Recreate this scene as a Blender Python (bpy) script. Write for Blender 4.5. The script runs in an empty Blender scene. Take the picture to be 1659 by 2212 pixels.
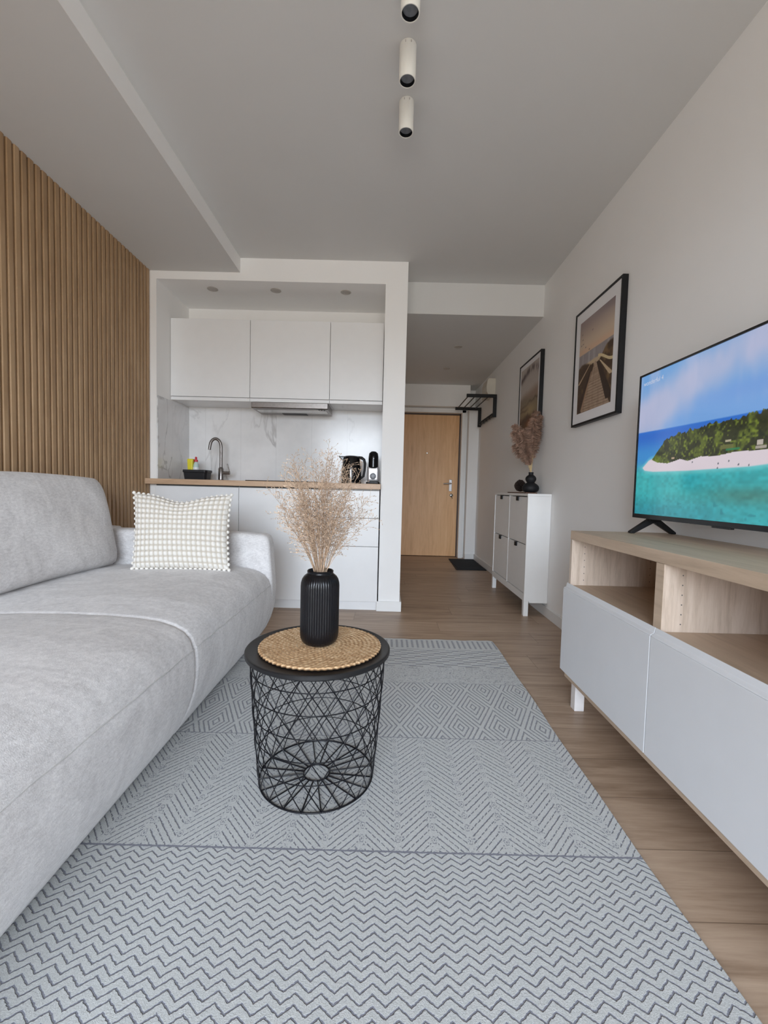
import bpy, math, random
import numpy as np
from mathutils import Vector, Matrix

random.seed(7)
rng = np.random.RandomState(11)
S = bpy.context.scene
COL = S.collection
PI = math.pi

# ------------------------------------------------------------------ camera, world, light, exposure
CAM_H = 0.9057
F_PX = 946.2
PITCH, YAW, ROLL = -0.052, -0.0016, 0.0251


def make_camera():
    cp, sp, cy, sy = math.cos(PITCH), math.sin(PITCH), math.cos(YAW), math.sin(YAW)
    fw = Vector((sy * cp, cy * cp, sp))
    rt = Vector((cy, -sy, 0))
    up = rt.cross(fw)
    c, s = math.cos(ROLL), math.sin(ROLL)
    r2 = c * rt + s * up
    u2 = -s * rt + c * up
    cam = bpy.data.cameras.new('camera')
    cam.sensor_fit = 'HORIZONTAL'
    cam.sensor_width = 36
    cam.lens = F_PX * 36 / 1659
    cam.clip_start = 0.02
    o = bpy.data.objects.new('camera', cam)
    m = Matrix((r2, u2, -fw)).transposed().to_4x4()
    m.translation = Vector((0, 0, CAM_H))
    o.matrix_world = m
    COL.objects.link(o)
    S.camera = o


make_camera()
S.view_settings.view_transform = 'Standard'
S.view_settings.look = 'None'
S.view_settings.gamma = 1.0
S.view_settings.use_curve_mapping = False
S.cycles.max_bounces = 14
S.cycles.diffuse_bounces = 9
S.view_settings.exposure = 0.88

W = bpy.data.worlds.new('world')
S.world = W
W.use_nodes = True
_wn = W.node_tree
bgn = _wn.nodes['Background']
_tc = _wn.nodes.new('ShaderNodeTexCoord')
_sp = _wn.nodes.new('ShaderNodeSeparateXYZ')
_wn.links.new(_tc.outputs['Generated'], _sp.inputs[0])
_rp = _wn.nodes.new('ShaderNodeValToRGB')
_wn.links.new(_sp.outputs[2], _rp.inputs[0])
_e = _rp.color_ramp.elements
_e[0].position = 0.0
_e[0].color = (0.30, 0.275, 0.26, 1)        # ground and facing houses
_e[1].position = 0.06
_e[1].color = (0.875, 0.935, 1.07, 1)         # overcast sky
_x = _e.new(0.5)
_x.color = (0.85, 0.915, 1.08, 1)
_wn.links.new(_rp.outputs[0], bgn.inputs[0])
bgn.inputs[1].default_value = 13.0


def area(name, loc, target, sx, sy, power, col):
    l = bpy.data.lights.new(name, 'AREA')
    l.shape = 'RECTANGLE'
    l.size, l.size_y = sx, sy
    l.energy = power
    l.color = col
    o = bpy.data.objects.new(name, l)
    o.location = loc
    d = Vector(target) - Vector(loc)
    o.rotation_euler = d.to_track_quat('-Z', 'Y').to_euler()
    COL.objects.link(o)
    return o


# portal at the balcony window behind the camera: guides the sampling of the sky light
_p = area('window_portal', (-0.20, -2.37, 1.185), (-0.20, 2.0, 1.185), 2.4, 2.27, 1, (1, 1, 1))
_p.data.cycles.is_portal = True

# ------------------------------------------------------------------ measured planes
XL, XR = -1.722, 1.208
YB, YH, YD = 3.217, 3.517, 5.80
YW = -2.35
ZC, ZS, ZH = 2.53, 2.428, 2.288
XS, XP = -1.078, 0.126
NX0, NX1, NZ, NY = -1.678, -0.033, 2.372, 3.74

# ------------------------------------------------------------------ node helpers


def srgb(r, g, b):
    f = lambda c: c / 12.92 if c <= 0.04045 else ((c + 0.055) / 1.055) ** 2.4
    return (f(r / 255), f(g / 255), f(b / 255), 1)


class X:
    """small expression wrapper that writes Math nodes"""
    def __init__(s, nt, v):
        s.nt, s.v = nt, v

    def op(s, o, *a, clamp=False):
        n = s.nt.nodes.new('ShaderNodeMath')
        n.operation = o
        n.use_clamp = clamp
        for i, q in enumerate((s,) + a):
            q = q.v if isinstance(q, X) else q
            if isinstance(q, (int, float)):
                n.inputs[i].default_value = q
            else:
                s.nt.links.new(q, n.inputs[i])
        return X(s.nt, n.outputs[0])

    def __add__(s, o): return s.op('ADD', o)
    def __radd__(s, o): return s.op('ADD', o)
    def __sub__(s, o): return s.op('SUBTRACT', o)
    def __rsub__(s, o): return (s * -1) + o
    def __mul__(s, o): return s.op('MULTIPLY', o)
    def __rmul__(s, o): return s.op('MULTIPLY', o)
    def __truediv__(s, o): return s.op('DIVIDE', o)
    def abs(s): return s.op('ABSOLUTE')
    def floor(s): return s.op('FLOOR')
    def mod(s, m): return s.op('FLOORED_MODULO', m)
    def tri(s, p): return (s.mod(p) - p / 2).abs()          # p/2 .. 0 .. p/2
    def gt(s, o): return s.op('GREATER_THAN', o)
    def lt(s, o): return s.op('LESS_THAN', o)
    def mx(s, o): return s.op('MAXIMUM', o)
    def mn(s, o): return s.op('MINIMUM', o)
    def line(s, p, w, soft=0.3):
        """1 on lines repeated every p with half width w"""
        d = s.tri(p)
        d = d * -1 + p / 2
        return ((d * -1 + w) / (w * soft)).op('ADD', 0.5, clamp=True)


def newmat(name):
    m = bpy.data.materials.new(name)
    m.use_nodes = True
    return m, m.node_tree, m.node_tree.nodes['Principled BSDF']


def coords(nt, kind='Object'):
    tc = nt.nodes.new('ShaderNodeTexCoord')
    return tc.outputs[kind]


def sep(nt, vec):
    s = nt.nodes.new('ShaderNodeSeparateXYZ')
    nt.links.new(vec, s.inputs[0])
    return [X(nt, s.outputs[i]) for i in range(3)]


def comb(nt, x, y, z):
    c = nt.nodes.new('ShaderNodeCombineXYZ')
    for i, q in enumerate((x, y, z)):
        if isinstance(q, X):
            nt.links.new(q.v, c.inputs[i])
        else:
            c.inputs[i].default_value = q
    return c.outputs[0]


def noise(nt, vec, scale, detail=3, rough=0.5, dist=0):
    n = nt.nodes.new('ShaderNodeTexNoise')
    n.inputs['Scale'].default_value = scale
    n.inputs['Detail'].default_value = detail
    n.inputs['Roughness'].default_value = rough
    n.inputs['Distortion'].default_value = dist
    nt.links.new(vec, n.inputs['Vector'])
    return X(nt, n.outputs[0])


def mapping(nt, vec, scale=(1, 1, 1), loc=(0, 0, 0), rot=(0, 0, 0)):
    m = nt.nodes.new('ShaderNodeMapping')
    m.inputs['Scale'].default_value = scale
    m.inputs['Location'].default_value = loc
    m.inputs['Rotation'].default_value = rot
    nt.links.new(vec, m.inputs['Vector'])
    return m.outputs[0]


def ramp(nt, fac, stops):
    r = nt.nodes.new('ShaderNodeValToRGB')
    e = r.color_ramp.elements
    while len(e) < len(stops):
        e.new(0.5)
    for i, (p, c) in enumerate(stops):
        e[i].position = p
        e[i].color = c if len(c) == 4 else (*c, 1)
    nt.links.new(fac.v if isinstance(fac, X) else fac, r.inputs[0])
    return r.outputs[0]


def mix(nt, fac, a, b, mode='MIX'):
    n = nt.nodes.new('ShaderNodeMix')
    n.data_type = 'RGBA'
    n.blend_type = mode
    for sock, q in ((n.inputs[0], fac), (n.inputs[6], a), (n.inputs[7], b)):
        q = q.v if isinstance(q, X) else q
        if isinstance(q, (int, float)):
            sock.default_value = q
        elif isinstance(q, tuple):
            sock.default_value = q
        else:
            nt.links.new(q, sock)
    return n.outputs[2]


def bump(nt, b, h, strength=0.3, dist=0.002):
    n = nt.nodes.new('ShaderNodeBump')
    n.inputs['Strength'].default_value = strength
    n.inputs['Distance'].default_value = dist
    nt.links.new(h.v if isinstance(h, X) else h, n.inputs['Height'])
    nt.links.new(n.outputs[0], b.inputs['Normal'])


def plain(name, col, rough=0.5, metal=0.0, var=0.04, nscale=12, bs=0.0, bscale=300, coat=0.0, spec=0.5):
    m, nt, b = newmat(name)
    v = coords(nt)
    n = noise(nt, v, nscale, 3)
    d = tuple(max(0, c * (1 - var)) for c in col[:3]) + (1,)
    l = tuple(min(1, c * (1 + var)) for c in col[:3]) + (1,)
    nt.links.new(ramp(nt, n, [(0.3, d), (0.7, l)]), b.inputs['Base Color'])
    b.inputs['Roughness'].default_value = rough
    b.inputs['Metallic'].default_value = metal
    b.inputs['Specular IOR Level'].default_value = spec
    if coat:
        b.inputs['Coat Weight'].default_value = coat
        b.inputs['Coat Roughness'].default_value = 0.1
    if bs:
        bump(nt, b, noise(nt, v, bscale, 2), bs, 0.001)
    return m


def wood(name, dark, mid, light, axis='x', rough=0.45, scale=1.0, grain=1.0, slat=None):
    """grain running along axis"""
    m, nt, b = newmat(name)
    v = coords(nt)
    sc = {'x': (1.2, 14, 14), 'y': (14, 1.2, 14), 'z': (14, 14, 1.2)}[axis]
    if slat:
        x, y, z = sep(nt, v)
        v = comb(nt, x * 0.3, y * 0.5 + (y / slat).floor() * 0.06, z)
        sc = (8, 8, 0.9)
    mv = mapping(nt, v, tuple(s * scale for s in sc))
    n1 = noise(nt, mv, 1.6, 5, 0.55, 0.8)
    fine = noise(nt, mapping(nt, v, tuple(s * scale * 6 for s in sc)), 1.5, 4, 0.7)
    n = n1 * (1 - 0.35 * grain) + fine * 0.35 * grain
    nt.links.new(ramp(nt, n, [(0.28, dark), (0.5, mid), (0.74, light)]), b.inputs['Base Color'])
    b.inputs['Roughness'].default_value = rough
    bump(nt, b, fine, 0.12, 0.001)
    return m


# ------------------------------------------------------------------ materials
M = {}
M['wall'] = plain('white wall paint', (0.88, 0.875, 0.865), 0.75, var=0.012, nscale=2, bs=0.08, bscale=500)
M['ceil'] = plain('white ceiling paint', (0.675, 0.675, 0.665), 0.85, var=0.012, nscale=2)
M['trimw'] = plain('white trim', (0.82, 0.82, 0.81), 0.45, var=0.01)
M['lacq'] = plain('white cabinet lacquer', (0.84, 0.845, 0.85), 0.33, var=0.01)
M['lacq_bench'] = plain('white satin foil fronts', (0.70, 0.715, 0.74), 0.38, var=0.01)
M['shoe'] = plain('white painted board', (0.84, 0.84, 0.83), 0.45, var=0.012)
M['gap'] = plain('dark shadow gap backing', (0.10, 0.10, 0.10), 0.8)
M['black'] = plain('matte black paint', (0.0045, 0.0045, 0.0055), 0.45, var=0.1, spec=0.35)
M['tabletop'] = plain('black powder coated steel', (0.010, 0.010, 0.011), 0.40, var=0.1, bs=0.05, spec=0.4)
M['wire'] = plain('black wire lacquer', (0.004, 0.004, 0.006), 0.4, var=0.1, spec=0.3)
M['gloss'] = plain('glossy black plastic', (0.004, 0.004, 0.005), 0.14, var=0.1, spec=0.35)
M['vase'] = plain('black glazed ceramic', (0.0045, 0.0045, 0.006), 0.27, var=0.2, nscale=30, spec=0.32)
M['rough_black'] = plain('rough black ceramic', (0.004, 0.004, 0.006), 0.65, var=0.2, bs=0.4, bscale=200)
M['steel'] = plain('brushed stainless steel', (0.27, 0.25, 0.24), 0.33, 1.0, var=0.08, nscale=60)
M['silver'] = plain('silver plastic', (0.62, 0.62, 0.64), 0.28, 0.6, var=0.03)
M['chrome'] = plain('satin nickel', (0.55, 0.54, 0.52), 0.25, 1.0, var=0.03)
M['lamp'] = plain('white powder coated lamp metal', (0.80, 0.79, 0.74), 0.5, var=0.01)
M['lens'] = plain('grey lamp reflector', (0.20, 0.21, 0.23), 0.35, var=0.2, nscale=60)
M['spot'] = plain('dull metal downlight rim', (0.48, 0.45, 0.42), 0.5, 0.0)
M['mat'] = plain('black rubber ribbed mat', (0.009, 0.011, 0.014), 0.8, var=0.3, nscale=90, bs=0.5)
M['yellow'] = plain('yellow plastic', (0.75, 0.66, 0.03), 0.4)
M['red'] = plain('red plastic cap', (0.55, 0.03, 0.05), 0.35)
M['bottle'] = plain('pale green bottle plastic', (0.55, 0.70, 0.67), 0.25)
M['label'] = plain('white bottle label', (0.80, 0.82, 0.83), 0.4)
M['crate'] = plain('black plastic caddy', (0.008, 0.009, 0.013), 0.4)
M['glass_hob'] = plain('black ceramic glass', (0.01, 0.01, 0.012), 0.08)
M['plate'] = plain('off white plastic box', (0.62, 0.58, 0.50), 0.5)
M['dim'] = plain('dark interior', (0.05, 0.045, 0.04), 0.8)
M['mount'] = plain('white picture mount card', (0.80, 0.79, 0.80), 0.7, var=0.01)
M['leg'] = plain('pale painted wooden leg', (0.72, 0.69, 0.68), 0.5, var=0.05, nscale=30)
M['slat'] = wood('oak slat wall', (0.27, 0.16, 0.08, 1), (0.385, 0.245, 0.130, 1), (0.49, 0.33, 0.19, 1), 'z', 0.5, 1.0, 0.7, slat=0.0412)
M['counter'] = wood('oak laminate worktop', (0.40, 0.26, 0.16, 1), (0.55, 0.37, 0.24, 1), (0.64, 0.46, 0.31, 1), 'x', 0.4, 1.6)
M['bench'] = wood('white stained oak veneer', (0.42, 0.315, 0.225, 1), (0.53, 0.405, 0.295, 1), (0.61, 0.48, 0.36, 1), 'y', 0.45, 1.5, 0.7)
M['bench_in'] = wood('white stained oak veneer upright', (0.42, 0.33, 0.255, 1), (0.60, 0.49, 0.40, 1), (0.72, 0.61, 0.52, 1), 'z', 0.45, 2.0, 0.9)
M['door'] = wood('light oak door veneer', (0.62, 0.33, 0.14, 1), (0.76, 0.44, 0.205, 1), (0.84, 0.53, 0.27, 1), 'z', 0.4, 1.1, 0.8)
M['door_frame'] = plain('dark brown door frame', (0.055, 0.028, 0.02), 0.5)
M['tray'] = wood('dark wooden tray', (0.07, 0.03, 0.02, 1), (0.12, 0.055, 0.035, 1), (0.17, 0.08, 0.05, 1), 'y', 0.5)
M['cone'] = plain('pine cone scales', (0.045, 0.028, 0.022), 0.7, var=0.4, nscale=80)
M['stalk'] = plain('straw yellow stalks', (0.62, 0.47, 0.25), 0.7, var=0.15, nscale=60)
M['plume'] = plain('dusty brown pampas plume', (0.34, 0.215, 0.155), 0.9, var=0.4, nscale=35)
M['grass'] = plain('dry beige grass', (0.52, 0.385, 0.275), 0.8, var=0.5, nscale=90)


def mat_floor():
    m, nt, b = newmat('oak plank floor')
    x, y, z = sep(nt, coords(nt))
    pw, pl = 0.19, 1.28
    row = ((y + 0.06) / pw).floor()
    off = (row * 0.4471).mod(1.0) * pl
    col = ((x + off) / pl).floor()
    idn = nt.nodes.new('ShaderNodeTexWhiteNoise')
    idn.noise_dimensions = '2D'
    nt.links.new(comb(nt, row, col, 0), idn.inputs['Vector'])
    rid = X(nt, idn.outputs[0])
    v = comb(nt, x * 1.3 + rid * 31, y * 13, rid * 7)
    n1 = noise(nt, v, 1.5, 5, 0.55, 1.2)
    n2 = noise(nt, comb(nt, x * 5 + rid * 11, y * 90, 0), 1.5, 3, 0.7)
    n = n1 * 0.62 + n2 * 0.26 + rid * 0.12
    c = ramp(nt, n, [(0.30, (0.235, 0.155, 0.10, 1)), (0.5, (0.40, 0.288, 0.203, 1)), (0.72, (0.53, 0.40, 0.295, 1))])
    seam = (y + 0.06).line(pw, 0.0013).mx((x + off).line(pl, 0.0013))
    c = mix(nt, seam * 0.55, c, (0.08, 0.045, 0.025, 1))
    nt.links.new(c, b.inputs['Base Color'])
    b.inputs['Roughness'].default_value = 0.42
    bump(nt, b, n2 * 0.3 - seam, 0.2, 0.001)
    return m


def mat_marble():
    m, nt, b = newmat('white marble tile')
    v = coords(nt)
    x, y, z = sep(nt, v)
    ix = ((x + 0.033) / 0.30).floor()
    iy = ((y - 3.74) / 0.30).floor()
    vv = comb(nt, x * 1.3 + ix * 3.1 + iy * 5.0 + y - z * 0.5, z * 0.45 + x * 0.6 + y * 0.5, ix * 1.7)
    n = noise(nt, vv, 2.0, 5, 0.5, 0.7)
    vein = (n - 0.5).abs()
    gate = noise(nt, vv, 1.7, 2, 0.5)
    vn = ((vein * -1 + 0.016) / 0.016).op('MULTIPLY', 1.0, clamp=True) * ((gate - 0.49) * 6).op('MULTIPLY', 1.0, clamp=True)
    cloud = noise(nt, v, 3.0, 4, 0.6)
    base = ramp(nt, cloud, [(0.35, (0.72, 0.72, 0.725, 1)), (0.65, (0.82, 0.82, 0.825, 1))])
    c = mix(nt, vn * 0.6, base, (0.28, 0.27, 0.27, 1))
    seam = (x + 0.033).line(0.30, 0.0012).mx((y - 3.74).line(0.30, 0.0012))
    c = mix(nt, seam * 0.5, c, (0.52, 0.52, 0.52, 1))
    nt.links.new(c, b.inputs['Base Color'])
    b.inputs['Roughness'].default_value = 0.18
    return m


def mat_fabric(name, dark, light, nap=1.0, weave=900):
    m, nt, b = newmat(name)
    v = coords(nt)
    big = noise(nt, mapping(nt, v, (1, 1.6, 1)), 5.5, 4, 0.6, 1.2)
    fine = noise(nt, v, weave * 0.35, 3, 0.7)
    mid = noise(nt, mapping(nt, v, (1, 1.0, 2.4)), 60, 3, 0.6)
    n = big * 0.36 * nap + fine * 0.30 + mid * 0.34 + (0.18 * (1 - nap))
    nt.links.new(ramp(nt, n, [(0.38, dark), (0.62, light)]), b.inputs['Base Color'])
    b.inputs['Roughness'].default_value = 0.95
    b.inputs['Specular IOR Level'].default_value = 0.15
    b.inputs['Sheen Weight'].default_value = 0.25
    b.inputs['Sheen Roughness'].default_value = 0.5
    bump(nt, b, fine * 0.7 + mid * 0.5, 0.5, 0.0022)
    return m


def mat_rug():
    m, nt, b = newmat('pale grey patterned rug')
    v = coords(nt)
    x, y, z = sep(nt, v)
    jx = (noise(nt, v, 160, 2) - 0.5) * 0.0052
    jy = (noise(nt, mapping(nt, v, (1, 1, 1), (3, 7, 0)), 160, 2) - 0.5) * 0.0052
    px = x + jx
    py = y + jy
    # zigzag
    zz = (py - px.tri(0.0455) * 0.76).line(0.0183, 0.0019, 0.8)
    # herringbone with dotted columns
    hx = (px - 0.055).tri(0.186)               # 0 .. .093
    hb0 = (py + hx * 1.12)
    solid = hb0.line(0.044, 0.0021, 0.8)
    dash = (hb0 + 0.022).line(0.044, 0.0018, 0.8) * (hx.mod(0.012)).gt(0.003)
    mid = (hx * -1 + 0.0465).abs()
    body = mid.lt(0.0375)
    dots = ((px - 0.055 + 0.0465).line(0.093, 0.0012, 0.6) * py.line(0.044, 0.006, 0.6))
    ring = ((hx * -1 + 0.0465).abs() * -1 + 0.0465)
    r1 = ((ring * ring + (py.tri(0.044) * py.tri(0.044)) * 0.25).op('SQRT') - 0.0055).abs().lt(0.0011) * (py * 140).mod(1.0).gt(0.35) * 0.7
    dotn = noise(nt, v, 150, 1).gt(0.66) * mid.gt(0.030) * mid.lt(0.044) * 0.8
    hb = (solid.mx(dash) * body).mx(dotn).mx(r1).mx(ring.lt(0.0014) * py.tri(0.044).lt(0.003))
    # concentric diamonds
    A, B = 0.0775, 0.158
    ax = px.tri(2 * A)
    ay = (py - 1.777 + B).tri(2 * B)
    d1 = (ax * -1 + A) / A + (ay * -1 + B) / B       # 0 at lattice corner .. 2 at centre of cell
    d2 = (d1 - 1).abs()                                # 1 at both centres, 0 on tile edges
    di = (d2 + 0.1).line(0.235, 0.033, 0.7) * (noise(nt, v, 240, 1).gt(0.36) * 0.5 + 0.5)
    # bars, blocks, mottled band
    bars = px.line(0.030, 0.0055, 0.5)
    brow = (py / 0.043).floor()
    blk = ((px + brow * 0.036) / 0.072).floor().mod(2.0).gt(0.5)
    bl = blk * (py.line(0.043, 0.0085, 0.5))
    bl = bl.mx((1 - blk) * (py + 0.021).line(0.043, 0.0065, 0.5))
    mot = (noise(nt, v, 130, 2, 0.6) - 0.50) * 6
    mot = mot.op('MULTIPLY', 0.6, clamp=True)

    def band(lo, hi):
        return y.gt(lo) * y.lt(hi)
    ink = zz * band(-9, 1.039)
    ink = ink.mx(hb * band(1.039, 1.541))
    ink = ink.mx(di * 0.85 * band(1.541, 1.995))
    ink = ink.mx(mot * band(1.995, 2.18))
    ink = ink.mx(bl * 0.7 * band(2.18, 2.43))
    ink = ink.mx(bars * 0.72 * band(2.45, 2.575))
    for yy, w, k in ((1.039, 0.0028, 1.0), (1.541, 0.0022, 0.8), (1.995, 0.002, 0.6)):
        ink = ink.mx((py - yy).abs().lt(w) * k)
    fine = noise(nt, v, 420, 3, 0.7)
    base = ramp(nt, fine, [(0.3, (0.425, 0.44, 0.437, 1)), (0.7, (0.605, 0.62, 0.61, 1))])
    c = mix(nt, ink * 0.85, base, (0.15, 0.155, 0.20, 1))
    nt.links.new(c, b.inputs['Base Color'])
    b.inputs['Roughness'].default_value = 0.95
    b.inputs['Specular IOR Level'].default_value = 0.1
    b.inputs['Sheen Weight'].default_value = 0.2
    bump(nt, b, fine * 0.45 - ink * 0.9, 0.8, 0.003)
    return m


def mat_jute():
    m, nt, b = newmat('braided jute')
    v = coords(nt)
    jx, jy, jz = sep(nt, v)
    jr = (jx * jx + jy * jy).op('SQRT')
    ring = (jr * (14 / 0.1815)).floor()
    ang = jy.op('ARCTAN2', jx)
    rope = (ang * (ring * 4 + 6) + jr * 300 + noise(nt, v, 30, 1) * 4).op('SINE') * 0.5 + 0.5  # highlights along the braid strands, put into the colour
    edge = (jr * (14 / 0.1815)).tri(1.0) * 2
    n = noise(nt, v, 60, 4, 0.6)
    f = noise(nt, v, 420, 3, 0.7)
    q = n * 0.5 + f * 0.28 + rope * 0.13 - edge * 0.14 + 0.11
    nt.links.new(ramp(nt, q, [(0.32, (0.30, 0.16, 0.07, 1)), (0.5, (0.60, 0.39, 0.21, 1)), (0.68, (0.80, 0.61, 0.40, 1))]), b.inputs['Base Color'])
    b.inputs['Roughness'].default_value = 0.85
    bump(nt, b, f, 0.5, 0.002)
    return m


def mat_attr(name, emit=0.0, rough=0.5, base=True):
    m, nt, b = newmat(name)
    a = nt.nodes.new('ShaderNodeVertexColor')
    a.layer_name = 'paint'
    if base:
        nt.links.new(a.outputs[0], b.inputs['Base Color'])
    else:
        b.inputs['Base Color'].default_value = (0.01, 0.01, 0.01, 1)
    if emit:
        nt.links.new(a.outputs[0], b.inputs['Emission Color'])
        b.inputs['Emission Strength'].default_value = emit
    b.inputs['Roughness'].default_value = rough
    return m


M['floor'] = mat_floor()
M['marble'] = mat_marble()
M['sofa'] = mat_fabric('light grey chenille sofa fabric', (0.53, 0.515, 0.515, 1), (0.80, 0.785, 0.785, 1))
M['piping'] = mat_fabric('sofa seam piping', (0.46, 0.45, 0.445, 1), (0.6, 0.59, 0.58, 1), 0.5)
M['pillow'] = mat_fabric('ivory bobble cushion cover', (0.50, 0.475, 0.41, 1), (0.70, 0.68, 0.62, 1), 0.3)
M['pillow'] = None
def mat_pillow():
    m, nt, b = newmat('ivory bobble cushion cover')
    a = nt.nodes.new('ShaderNodeVertexColor')
    a.layer_name = 'weave'
    n = noise(nt, coords(nt), 500, 3, 0.7)
    c = mix(nt, 1.0, a.outputs[0], ramp(nt, n, [(0.3, (0.9, 0.9, 0.9, 1)), (0.7, (1.06, 1.06, 1.06, 1))]), 'MULTIPLY')
    nt.links.new(c, b.inputs['Base Color'])
    b.inputs['Roughness'].default_value = 0.95
    b.inputs['Specular IOR Level'].default_value = 0.15
    bump(nt, b, n, 0.4, 0.002)
    return m
M['pillow'] = mat_pillow()
M['rug'] = mat_rug()
M['jute'] = mat_jute()
M['screen'] = mat_attr('lit television picture', 0.47, 0.12, False)
M['print'] = mat_attr('printed paper', 0, 0.35)
M['logo'], _nt, _b = newmat('white lettering on the lit screen')
_b.inputs['Base Color'].default_value = (0.1, 0.1, 0.1, 1)
_b.inputs['Emission Color'].default_value = (0.62, 0.66, 0.80, 1)
_b.inputs['Emission Strength'].default_value = 0.42
M['glass'], _nt, _b = newmat('window glass')
_t = _nt.nodes.new('ShaderNodeBsdfTransparent')
_t.inputs[0].default_value = (0.94, 0.96, 0.95, 1)
_g = _nt.nodes.new('ShaderNodeBsdfGlossy')
_g.inputs['Roughness'].default_value = 0.02
_f = _nt.nodes.new('ShaderNodeFresnel')
_m = _nt.nodes.new('ShaderNodeMixShader')
_nt.links.new(_f.outputs[0], _m.inputs[0])
_nt.links.new(_t.outputs[0], _m.inputs[1])
_nt.links.new(_g.outputs[0], _m.inputs[2])
_nt.links.new(_m.outputs[0], _nt.nodes['Material Output'].inputs['Surface'])

# ------------------------------------------------------------------ mesh helpers
ORG = {}


class MB:
    def __init__(s):
        s.v, s.f = [], []

    def add(s, vs, fs):
        k = len(s.v)
        s.v += [tuple(p) for p in vs]
        s.f += [tuple(i + k for i in q) for q in fs]
        return s

    def box(s, x0, x1, y0, y1, z0, z1):
        return s.add([(x0, y0, z0), (x1, y0, z0), (x1, y1, z0), (x0, y1, z0), (x0, y0, z1), (x1, y0, z1), (x1, y1, z1), (x0, y1, z1)],
                     [(0, 3, 2, 1), (4, 5, 6, 7), (0, 1, 5, 4), (1, 2, 6, 5), (2, 3, 7, 6), (3, 0, 4, 7)])

    def prism(s, poly, axis, a, b):
        n = len(poly)
        def P(p, t):
            return {'x': (t, p[0], p[1]), 'y': (p[0], t, p[1]), 'z': (p[0], p[1], t)}[axis]
        vs = [P(p, a) for p in poly] + [P(p, b) for p in poly]
        fs = [(i, (i + 1) % n, n + (i + 1) % n, n + i) for i in range(n)] + [tuple(range(n))[::-1], tuple(range(n, 2 * n))]
        return s.add(vs, fs)

    def lathe(s, prof, c=(0, 0, 0), n=48, rib=None, closed=False):
        k = len(s.v)
        for (r, z) in prof:
            for i in range(n):
                a = 2 * PI * i / n
                rr = r * (rib(a, z) if rib else 1)
                s.v.append((c[0] + rr * math.cos(a), c[1] + rr * math.sin(a), c[2] + z))
        m = len(prof)
        for j in range(m - 1):
            for i in range(n):
                i2 = (i + 1) % n
                s.f.append((k + j * n + i, k + j * n + i2, k + (j + 1) * n + i2, k + (j + 1) * n + i))
        if not closed:
            s.f.append(tuple(k + i for i in range(n))[::-1])
            s.f.append(tuple(k + (m - 1) * n + i for i in range(n)))
        else:
            for i in range(n):
                i2 = (i + 1) % n
                s.f.append((k + (m - 1) * n + i, k + (m - 1) * n + i2, k + i2, k + i))
        return s

    def tube(s, pts, r, n=8, close=False):
        pts = [Vector(p) for p in pts]
        m = len(pts)
        rs = r if isinstance(r, (list, tuple)) else [r] * m
        k = len(s.v)
        nrm = None
        for j in range(m):
            if close:
                t = pts[(j + 1) % m] - pts[j - 1]
            else:
                t = pts[min(j + 1, m - 1)] - pts[max(j - 1, 0)]
            if t.length < 1e-9:
                t = Vector((0, 0, 1))
            t.normalize()
            if nrm is None:
                nrm = t.orthogonal().normalized()
            nrm = (nrm - t * nrm.dot(t))
            if nrm.length < 1e-6:
                nrm = t.orthogonal()
            nrm.normalize()
            bn = t.cross(nrm)
            for i in range(n):
                a = 2 * PI * i / n
                s.v.append(tuple(pts[j] + (nrm * math.cos(a) + bn * math.sin(a)) * rs[j]))
        for j in range(m if close else m - 1):
            j2 = (j + 1) % m
            for i in range(n):
                i2 = (i + 1) % n
                s.f.append((k + j * n + i, k + j * n + i2, k + j2 * n + i2, k + j2 * n + i))
        if not close:
            s.f.append(tuple(k + i for i in range(n))[::-1])
            s.f.append(tuple(k + (m - 1) * n + i for i in range(n)))
        return s

    def grid(s, fn, nu, nv, wrap_u=False):
        k = len(s.v)
        for j in range(nv + 1):
            for i in range(nu + (0 if wrap_u else 1)):
                s.v.append(tuple(fn(i / nu, j / nv)))
        w = nu if wrap_u else nu + 1
        for j in range(nv):
            for i in range(nu):
                i2 = (i + 1) % w if wrap_u else i + 1
                s.f.append((k + j * w + i, k + j * w + i2, k + (j + 1) * w + i2, k + (j + 1) * w + i))
        return s

    def rbox(s, x0, x1, y0, y1, z0, z1, r, n=(10, 10, 6), puff=None):
        """soft box: every face subdivided, edges rounded by r, optional puff(p, normal)->offset"""
        c = Vector(((x0 + x1) / 2, (y0 + y1) / 2, (z0 + z1) / 2))
        h = Vector(((x1 - x0) / 2, (y1 - y0) / 2, (z1 - z0) / 2))
        idx = {}
        k0 = len(s.v)
        def vert(i, j, l):
            key = (i, j, l)
            if key in idx:
                return idx[key]
            q = Vector((i / n[0] * 2 - 1, j / n[1] * 2 - 1, l / n[2] * 2 - 1))
            # denser near the edges
            q = Vector([math.sin(a * PI / 2) * 0.55 + a * 0.45 for a in q])
            p = Vector((q.x * h.x, q.y * h.y, q.z * h.z))
            inn = Vector([max(-(h[a] - r), min(h[a] - r, p[a])) for a in range(3)])
            d = p - inn
            nn = d.normalized() if d.length > 1e-9 else Vector((0, 0, 1))
            if d.length > 1e-9:
                p = inn + nn * r if d.length > r or True else p
            # keep face verts on their face
            if puff:
                p = p + puff(Vector(q), nn)
            idx[key] = len(s.v)
            s.v.append(tuple(p + c))
            return idx[key]
        for a, b_, cc in ((0, 1, 2), (1, 2, 0), (2, 0, 1)):
            for side in (0, n[cc]):
                for i in range(n[a]):
                    for j in range(n[b_]):
                        def K(ii, jj):
                            t = [0, 0, 0]
                            t[a], t[b_], t[cc] = ii, jj, side
                            return vert(*t)
                        q = (K(i, j), K(i + 1, j), K(i + 1, j + 1), K(i, j + 1))
                        s.f.append(q if side else q[::-1])
        return s

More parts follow.
